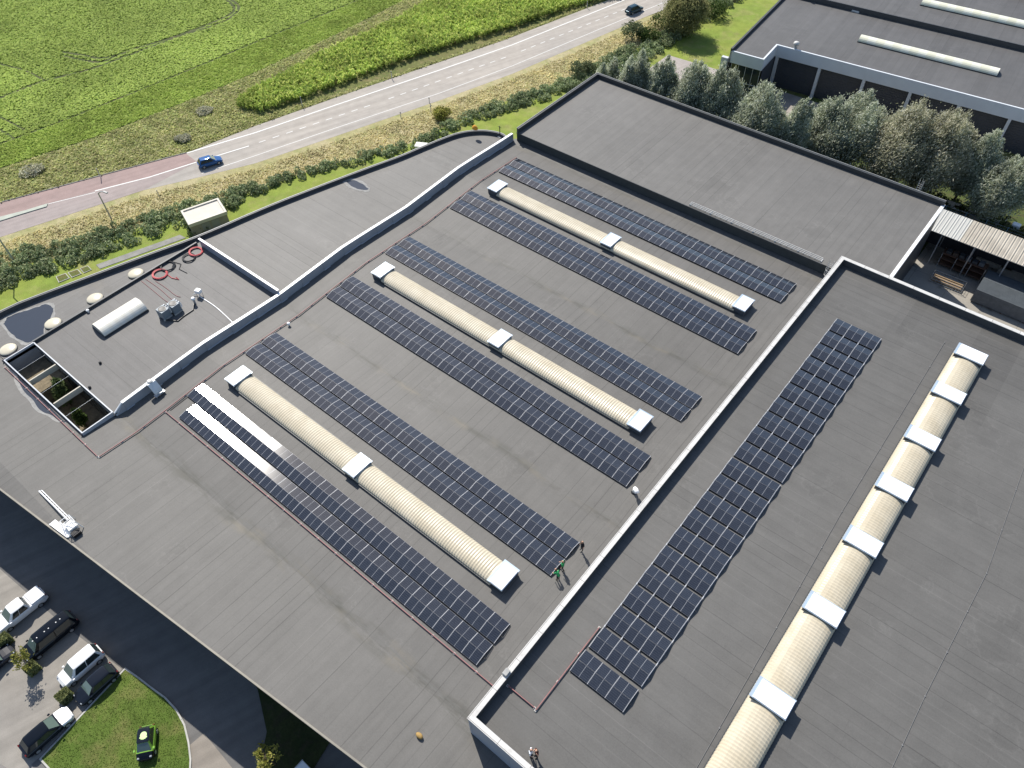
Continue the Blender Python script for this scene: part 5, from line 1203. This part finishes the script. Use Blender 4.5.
for (px, py, r, h, mt, lab) in ((582, 76, 2.6, 3.2, GREYG, 'round grey green shrub left of the rear hall corner'), (200, 234, 1.8, 2.2, GREYG, 'grey green shrub leaning on the utility cabin'), (632, 38, 2.8, 3.4, GREYG, 'grey shrub among the ditch bushes below the road'), (662, 28, 3.0, 3.2, DARKG, 'dark shrub in the ditch left of the big weeping tree'), (648, 40, 2.6, 2.6, DARKG, 'dark shrub in the ditch beside the grey one'),
                                (442, 118, 1.8, 2.0, YELG, 'bright yellow green shrub in the ditch near the curved roof'), (715, 15, 3.5, 3.5, DARKG, 'dark shrub at the foot of the big weeping tree'), (183, 140, 1.5, .8, OLIVE, 'brown bush beside the road kerb near the blue car'), (205, 112, 1.6, .7, OLIVE, 'brown bush in the dry verge by the maize tip'), (32, 172, 2.2, .8, OLIVE, 'large brown bush in the dry verge at the left')):
    q = at(px, py); bush('shrub', lab, q.x, q.y, r, h, mt, 1400)
# dark undergrowth along the back of the rear hall
cenp = [(x, random.uniform(93.0, 97.5)) for x in np.arange(-3, 80, .9)]+[(x, random.uniform(104.5, 109)) for x in np.arange(8, 90, 1.0)]
C_, U_, V_ = [], [], []
for (x, y) in cenp:
    if x > 53 and y < 99: continue
    rr = random.uniform(.8, 1.6); hz = random.uniform(.8, 2.4); n = 150; d = rdir(n); d[:, 2] = np.abs(d[:, 2]); C_.append(d*RNG.uniform(.6, 1.05, (n, 1))*np.array([rr, rr, hz])+np.array([x, y, .05])); u, v_ = leaf_uv(n, .36, .2); U_.append(u); V_.append(v_)
tag(quads('undergrowth', np.concatenate(C_), np.concatenate(U_), np.concatenate(V_), leaf_mat('undergrowth_leaf', ((.03, .045, .015), (.065, .085, .028), (.12, .14, .045)), .2, .55, .3)), 'dark undergrowth between the rear hall and the willows', 'undergrowth', kind='stuff')
# courtyard tree
bush('courtyard_tree', 'leafy green tree growing up inside the roof courtyard', -14.6, -2.0, 1.0, 4.7, leaf_mat('bamboo_leaf', ((.05, .08, .025), (.10, .14, .05), (.17, .20, .09)), .3, .5, .5), 2600, 4.2, (.32, .12), cat='tree')
bush('courtyard_tree', 'small tree in the darkest cell of the roof courtyard', -10.2, -2.6, .7, 3.6, DARKG, 900, 4.2, (.3, .14), cat='tree')
# clipped hedge cubes with slender trees in the car park
def hedge(px, py, s, lab):
    q = at(px, py, .7); a = thing('hedge', lab, 'hedge', (q.x, q.y, 0), .05, 'clipped hedge cubes in the car park')
    n = 1500; c = RNG.uniform(-1, 1, (n, 3)); ax = RNG.integers(0, 3, n); sg = np.where(RNG.random(n) > .5, 1, -1); c[np.arange(n), ax] = np.where(ax == 2, 1, sg)
    c = c*np.array([s[0]/2, s[1]/2, .6])*RNG.uniform(.94, 1.05, (n, 1))+np.array([0, 0, .6]); u, v_ = leaf_uv(n, .14, .09); quads('foliage', c, u, v_, leaf_mat('hedge_leaf', ((.13, .15, .06), (.19, .21, .085), (.25, .27, .12)), .2, .6, 1.) if 'hedge_leaf' not in bpy.data.materials else bpy.data.materials['hedge_leaf'], a)
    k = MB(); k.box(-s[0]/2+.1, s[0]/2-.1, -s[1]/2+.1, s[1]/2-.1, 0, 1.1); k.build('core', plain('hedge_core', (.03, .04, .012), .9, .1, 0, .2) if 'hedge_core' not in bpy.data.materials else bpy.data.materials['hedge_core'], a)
    return q
hedge(64.5, 696, (.95, 1.15), 'clipped hedge cube touching the silver estate car'); hedge(31.5, 668, (.85, 1.05), 'clipped hedge cube at the nose of the black van'); hedge(4, 640, (.9, 1.1), 'clipped hedge cube at the left edge by the pickup')
def slim(name, lab, px, py, z, r, h, n, mat):
    q = at(px, py, z); a = thing(name, lab, 'tree', (q.x, q.y, 0)); tm = MB(); tm.tube([(0, 0, 0), (.05, 0, h*.5), (0, .05, h)], [.06, .045, .015], 6); C, U, V = [], [], []
    for i in range(16):
        t = random.uniform(.4, 1.0); an = random.uniform(0, 2*pi); l_ = r*random.uniform(.5, 1.1)*(1.3-t*.7); e = Vector((cos(an)*l_, sin(an)*l_, h*t+.25)); tm.tube([(0, 0, h*t-.15), tuple(e)], [.02, .008], 5)
        k_ = n//16; C.append(np.array(e)*np.array([.85, .85, 1])+RNG.normal(0, .16, (k_, 3))); u, v_ = leaf_uv(k_, .16, .11); U.append(u); V.append(v_)
    tm.build('trunk', BARK, a); quads('crown', np.concatenate(C), np.concatenate(U), np.concatenate(V), mat, a)
slim('young_tree', 'slender young tree with yellowing leaves at the nose of the black van', 26, 661, 2.0, .9, 3.6, 420, YELG)
slim('young_tree', 'young yellow green tree catching sun below the front wall', 265, 754, 3.6, 1.5, 4.6, 900, YELG)

# ================================================================== PEOPLE
SKIN = plain('skin', (.50, .30, .21), .5, .3, 0, .05); HAIRB = plain('brown_hair', (.06, .035, .02), .6, .3, 0, .1); HAIRL = plain('fair_hair', (.30, .20, .10), .6, .3, 0, .1)
GRN = plain('green_shirt_cloth', (.035, .30, .10), .8, .2, 0, .08); DKC = plain('dark_cloth', (.018, .019, .024), .85, .2, 0, .1); WHC = plain('white_shirt_cloth', (.74, .76, .80), .8, .2, 0, .04); NAVY = plain('navy_trousers', (.03, .04, .075), .85, .2, 0, .1); BRN = plain('brown_jacket', (.10, .035, .03), .85, .2, 0, .1); SHOE = plain('shoe_leather', (.03, .025, .02), .6, .3, 0, .1)
def person(label, loc, rz, J, top, legs, hair, sleeve=True, held=None):
    """one continuous body: tapered capsules fused by a voxel remesh, then coloured by the nearest limb"""
    a = thing('person', label, 'person', loc, rz, 'people on the roofs')
    D = dict(pelvis=(0, 0, .95), chest=(0, .02, 1.30), neck=(0, .03, 1.50), head=(0, .05, 1.63), top=(0, .05, 1.70), sl=(.19, .01, 1.42), sr=(-.19, .01, 1.42), el=(.26, 0, 1.14), er=(-.26, 0, 1.14), wl=(.27, .08, .90), wr=(-.27, .08, .90),
             hl=(.10, 0, .93), hr=(-.10, 0, .93), kl=(.11, .03, .50), kr=(-.11, .03, .50), al=(.11, 0, .09), ar=(-.11, 0, .09), tl=(.12, .17, .04), tr=(-.12, .17, .04)); D.update(J)
    P = {k_: Vector(v_) for k_, v_ in D.items()}
    bones = [('pelvis', 'chest', .145, .165, 0), ('chest', 'neck', .16, .075, 0), ('neck', 'head', .06, .075, 2), ('head', 'top', .098, .095, 2), ('chest', 'sl', .12, .075, 0), ('chest', 'sr', .12, .075, 0)]
    for s_ in 'lr':
        bones += [('s'+s_, 'e'+s_, .062, .047, 0 if sleeve else 2), ('e'+s_, 'w'+s_, .045, .032, 2), ('pelvis', 'h'+s_, .13, .11, 1), ('h'+s_, 'k'+s_, .098, .066, 1), ('k'+s_, 'a'+s_, .064, .043, 1), ('a'+s_, 't'+s_, .05, .04, 3)]
    segs = [(P[x], P[y], r0, r1, m_) for x, y, r0, r1, m_ in bones]
    f = (P['top']-P['neck']).normalized(); fw = Vector((0, 1, 0))
    hd_ = P['head']; segs.append((hd_+Vector((0, .09, .01)), hd_+Vector((0, .122, -.02)), .016, .02, 2))          # nose
    segs.append((hd_+Vector((0, .05, -.07)), hd_+Vector((0, .07, -.08)), .045, .035, 2))
    for sx in (-1, 1): segs.append((hd_+Vector((sx*.098, 0, .01)), hd_+Vector((sx*.104, -.01, -.03)), .02, .016, 2))
    for s_ in 'lr':
        w_ = P['w'+s_]; dv = (w_-P['e'+s_]).normalized(); sd_ = dv.cross(Vector((0, 1, 0)));
        if sd_.length < .1: sd_ = Vector((1, 0, 0))
        sd_.normalize(); pal = w_+dv*.08; segs.append((w_, pal, .03, .036, 2))
        nrm_ = sd_.cross(dv).normalized()
        for i, l_ in enumerate((.065, .08, .075, .055)):
            b_ = pal+sd_*(-.033+.022*i); m1 = b_+dv*l_*.55; segs += [(b_, m1, .0105, .010, 2), (m1, m1+(dv*.8+nrm_*.5).normalized()*l_*.5, .010, .009, 2)]
        b_ = w_+dv*.03-sd_*.03; segs += [(b_, b_+(dv*.6-sd_*.7).normalized()*.06, .013, .011, 2)]
    mb = MB()
    for (p, q, r0, r1, m_) in segs:
        d = q-p; L = d.length or .001; mb_p = []
        n_ = 10; R_ = d.to_track_quat('Z', 'Y').to_matrix().to_4x4(); T = Matrix.Translation(p) @ R_
        prof = [(r0*sin(t), -r0*cos(t)) for t in np.linspace(.15, pi/2, 4)]+[(r1*cos(t), L+r1*sin(t)) for t in np.linspace(0, pi/2-.15, 4)]
        mb.lathe(prof, seg=n_, T=T)
    tmp = mb.build('body_source', SKIN); md = tmp.modifiers.new('r', 'REMESH'); md.mode = 'VOXEL'; md.voxel_size = .014
    sm = tmp.modifiers.new('s', 'SMOOTH'); sm.factor = .5; sm.iterations = 2
    dg = bpy.context.evaluated_depsgraph_get(); me = bpy.data.meshes.new_from_object(tmp.evaluated_get(dg)); bpy.data.objects.remove(tmp)
    me.name = 'body'; me.materials.clear()
    for m_ in (top, legs, SKIN, SHOE): me.materials.append(m_)
    n = len(me.polygons); ce = np.empty(n*3); me.polygons.foreach_get('center', ce); ce = ce.reshape(-1, 3); best = np.full(n, 1e9); mi = np.zeros(n, np.int32)
    for (p, q, r0, r1, m_) in segs:
        p = np.array(p); d = np.array(q)-p; t = np.clip(((ce-p) @ d)/(d @ d+1e-9), 0, 1); ds = np.linalg.norm(ce-(p+t[:, None]*d), axis=1)-(r0+(r1-r0)*t); b_ = ds < best; best[b_] = ds[b_]; mi[b_] = m_
    me.polygons.foreach_set('material_index', mi); me.polygons.foreach_set('use_smooth', [True]*n); me.update()
    o = bpy.data.objects.new('body', me); COL.objects.link(o); o.parent = a
    k = MB(); T = Matrix.Translation(P['head']+f*.025+Vector((0, -.012, 0)))
    k.lathe([(.107*cos(t), .118*sin(t)) for t in np.linspace(-.05, pi/2-.1, 6)], seg=14, T=T); k.lathe([(.10, -.09), (.106, -.04), (.106, 0)], seg=14, T=T @ Matrix.Translation((0, -.022, 0))); k.build('hair', hair, a, True)
    for sx in (-1, 1):
        k = MB(); k.lathe([(.004, 0), (.013, .006), (.004, .012)], (hd_.x+sx*.034, hd_.y+.088, hd_.z+.02), 8); k.build('eye', BLACK, a)
    return a
def pp_(px, py, z): q = at(px, py, z); return (q.x, q.y, z)
zp = Z0+zr(15)
bend = dict(chest=(0, .20, 1.22), neck=(0, .34, 1.36), head=(0, .42, 1.45), top=(0, .45, 1.51), sl=(.19, .26, 1.30), sr=(-.19, .26, 1.30), el=(.25, .38, 1.05), er=(-.25, .38, 1.05), wl=(.20, .55, .86), wr=(-.20, .55, .86))
f1 = pp_(490+545/8, 510+562/8, zp); person('worker in a green shirt bending over the corner of the panels, nearer one', f1, radians(75), bend, GRN, DKC, HAIRB)
walk = dict(kl=(.11, .16, .52), al=(.11, .20, .09), tl=(.12, .36, .05), kr=(-.11, -.02, .50), ar=(-.11, -.20, .10), tr=(-.12, -.05, .04), wl=(.24, .30, 1.02), el=(.27, .06, 1.15))
f2 = pp_(490+580/8, 510+480/8, zp); person('worker in a green shirt standing at the end of the panels, farther one', f2, radians(110), walk, GRN, DKC, HAIRL)
f3 = pp_(490+735/8, 510+322/8, zp); person('person in dark clothes standing alone at the panel corner', f3, radians(160), {}, DKC, DKC, HAIRL, True)
f4 = pp_(530.5, 756, zb2); person('person in a white shirt and navy trousers on the tall hall roof', f4, radians(-60), dict(wl=(.30, .18, .95), wr=(-.33, .05, .88)), WHC, NAVY, HAIRB, True)
f5 = pp_(536.8, 756.5, zb2); person('person in a brown jacket raising an arm beside the white shirt', f5, radians(150), dict(er=(-.36, .06, 1.58), wr=(-.30, .12, 1.84), wl=(.22, .25, 1.1)), BRN, DKC, HAIRB, True)
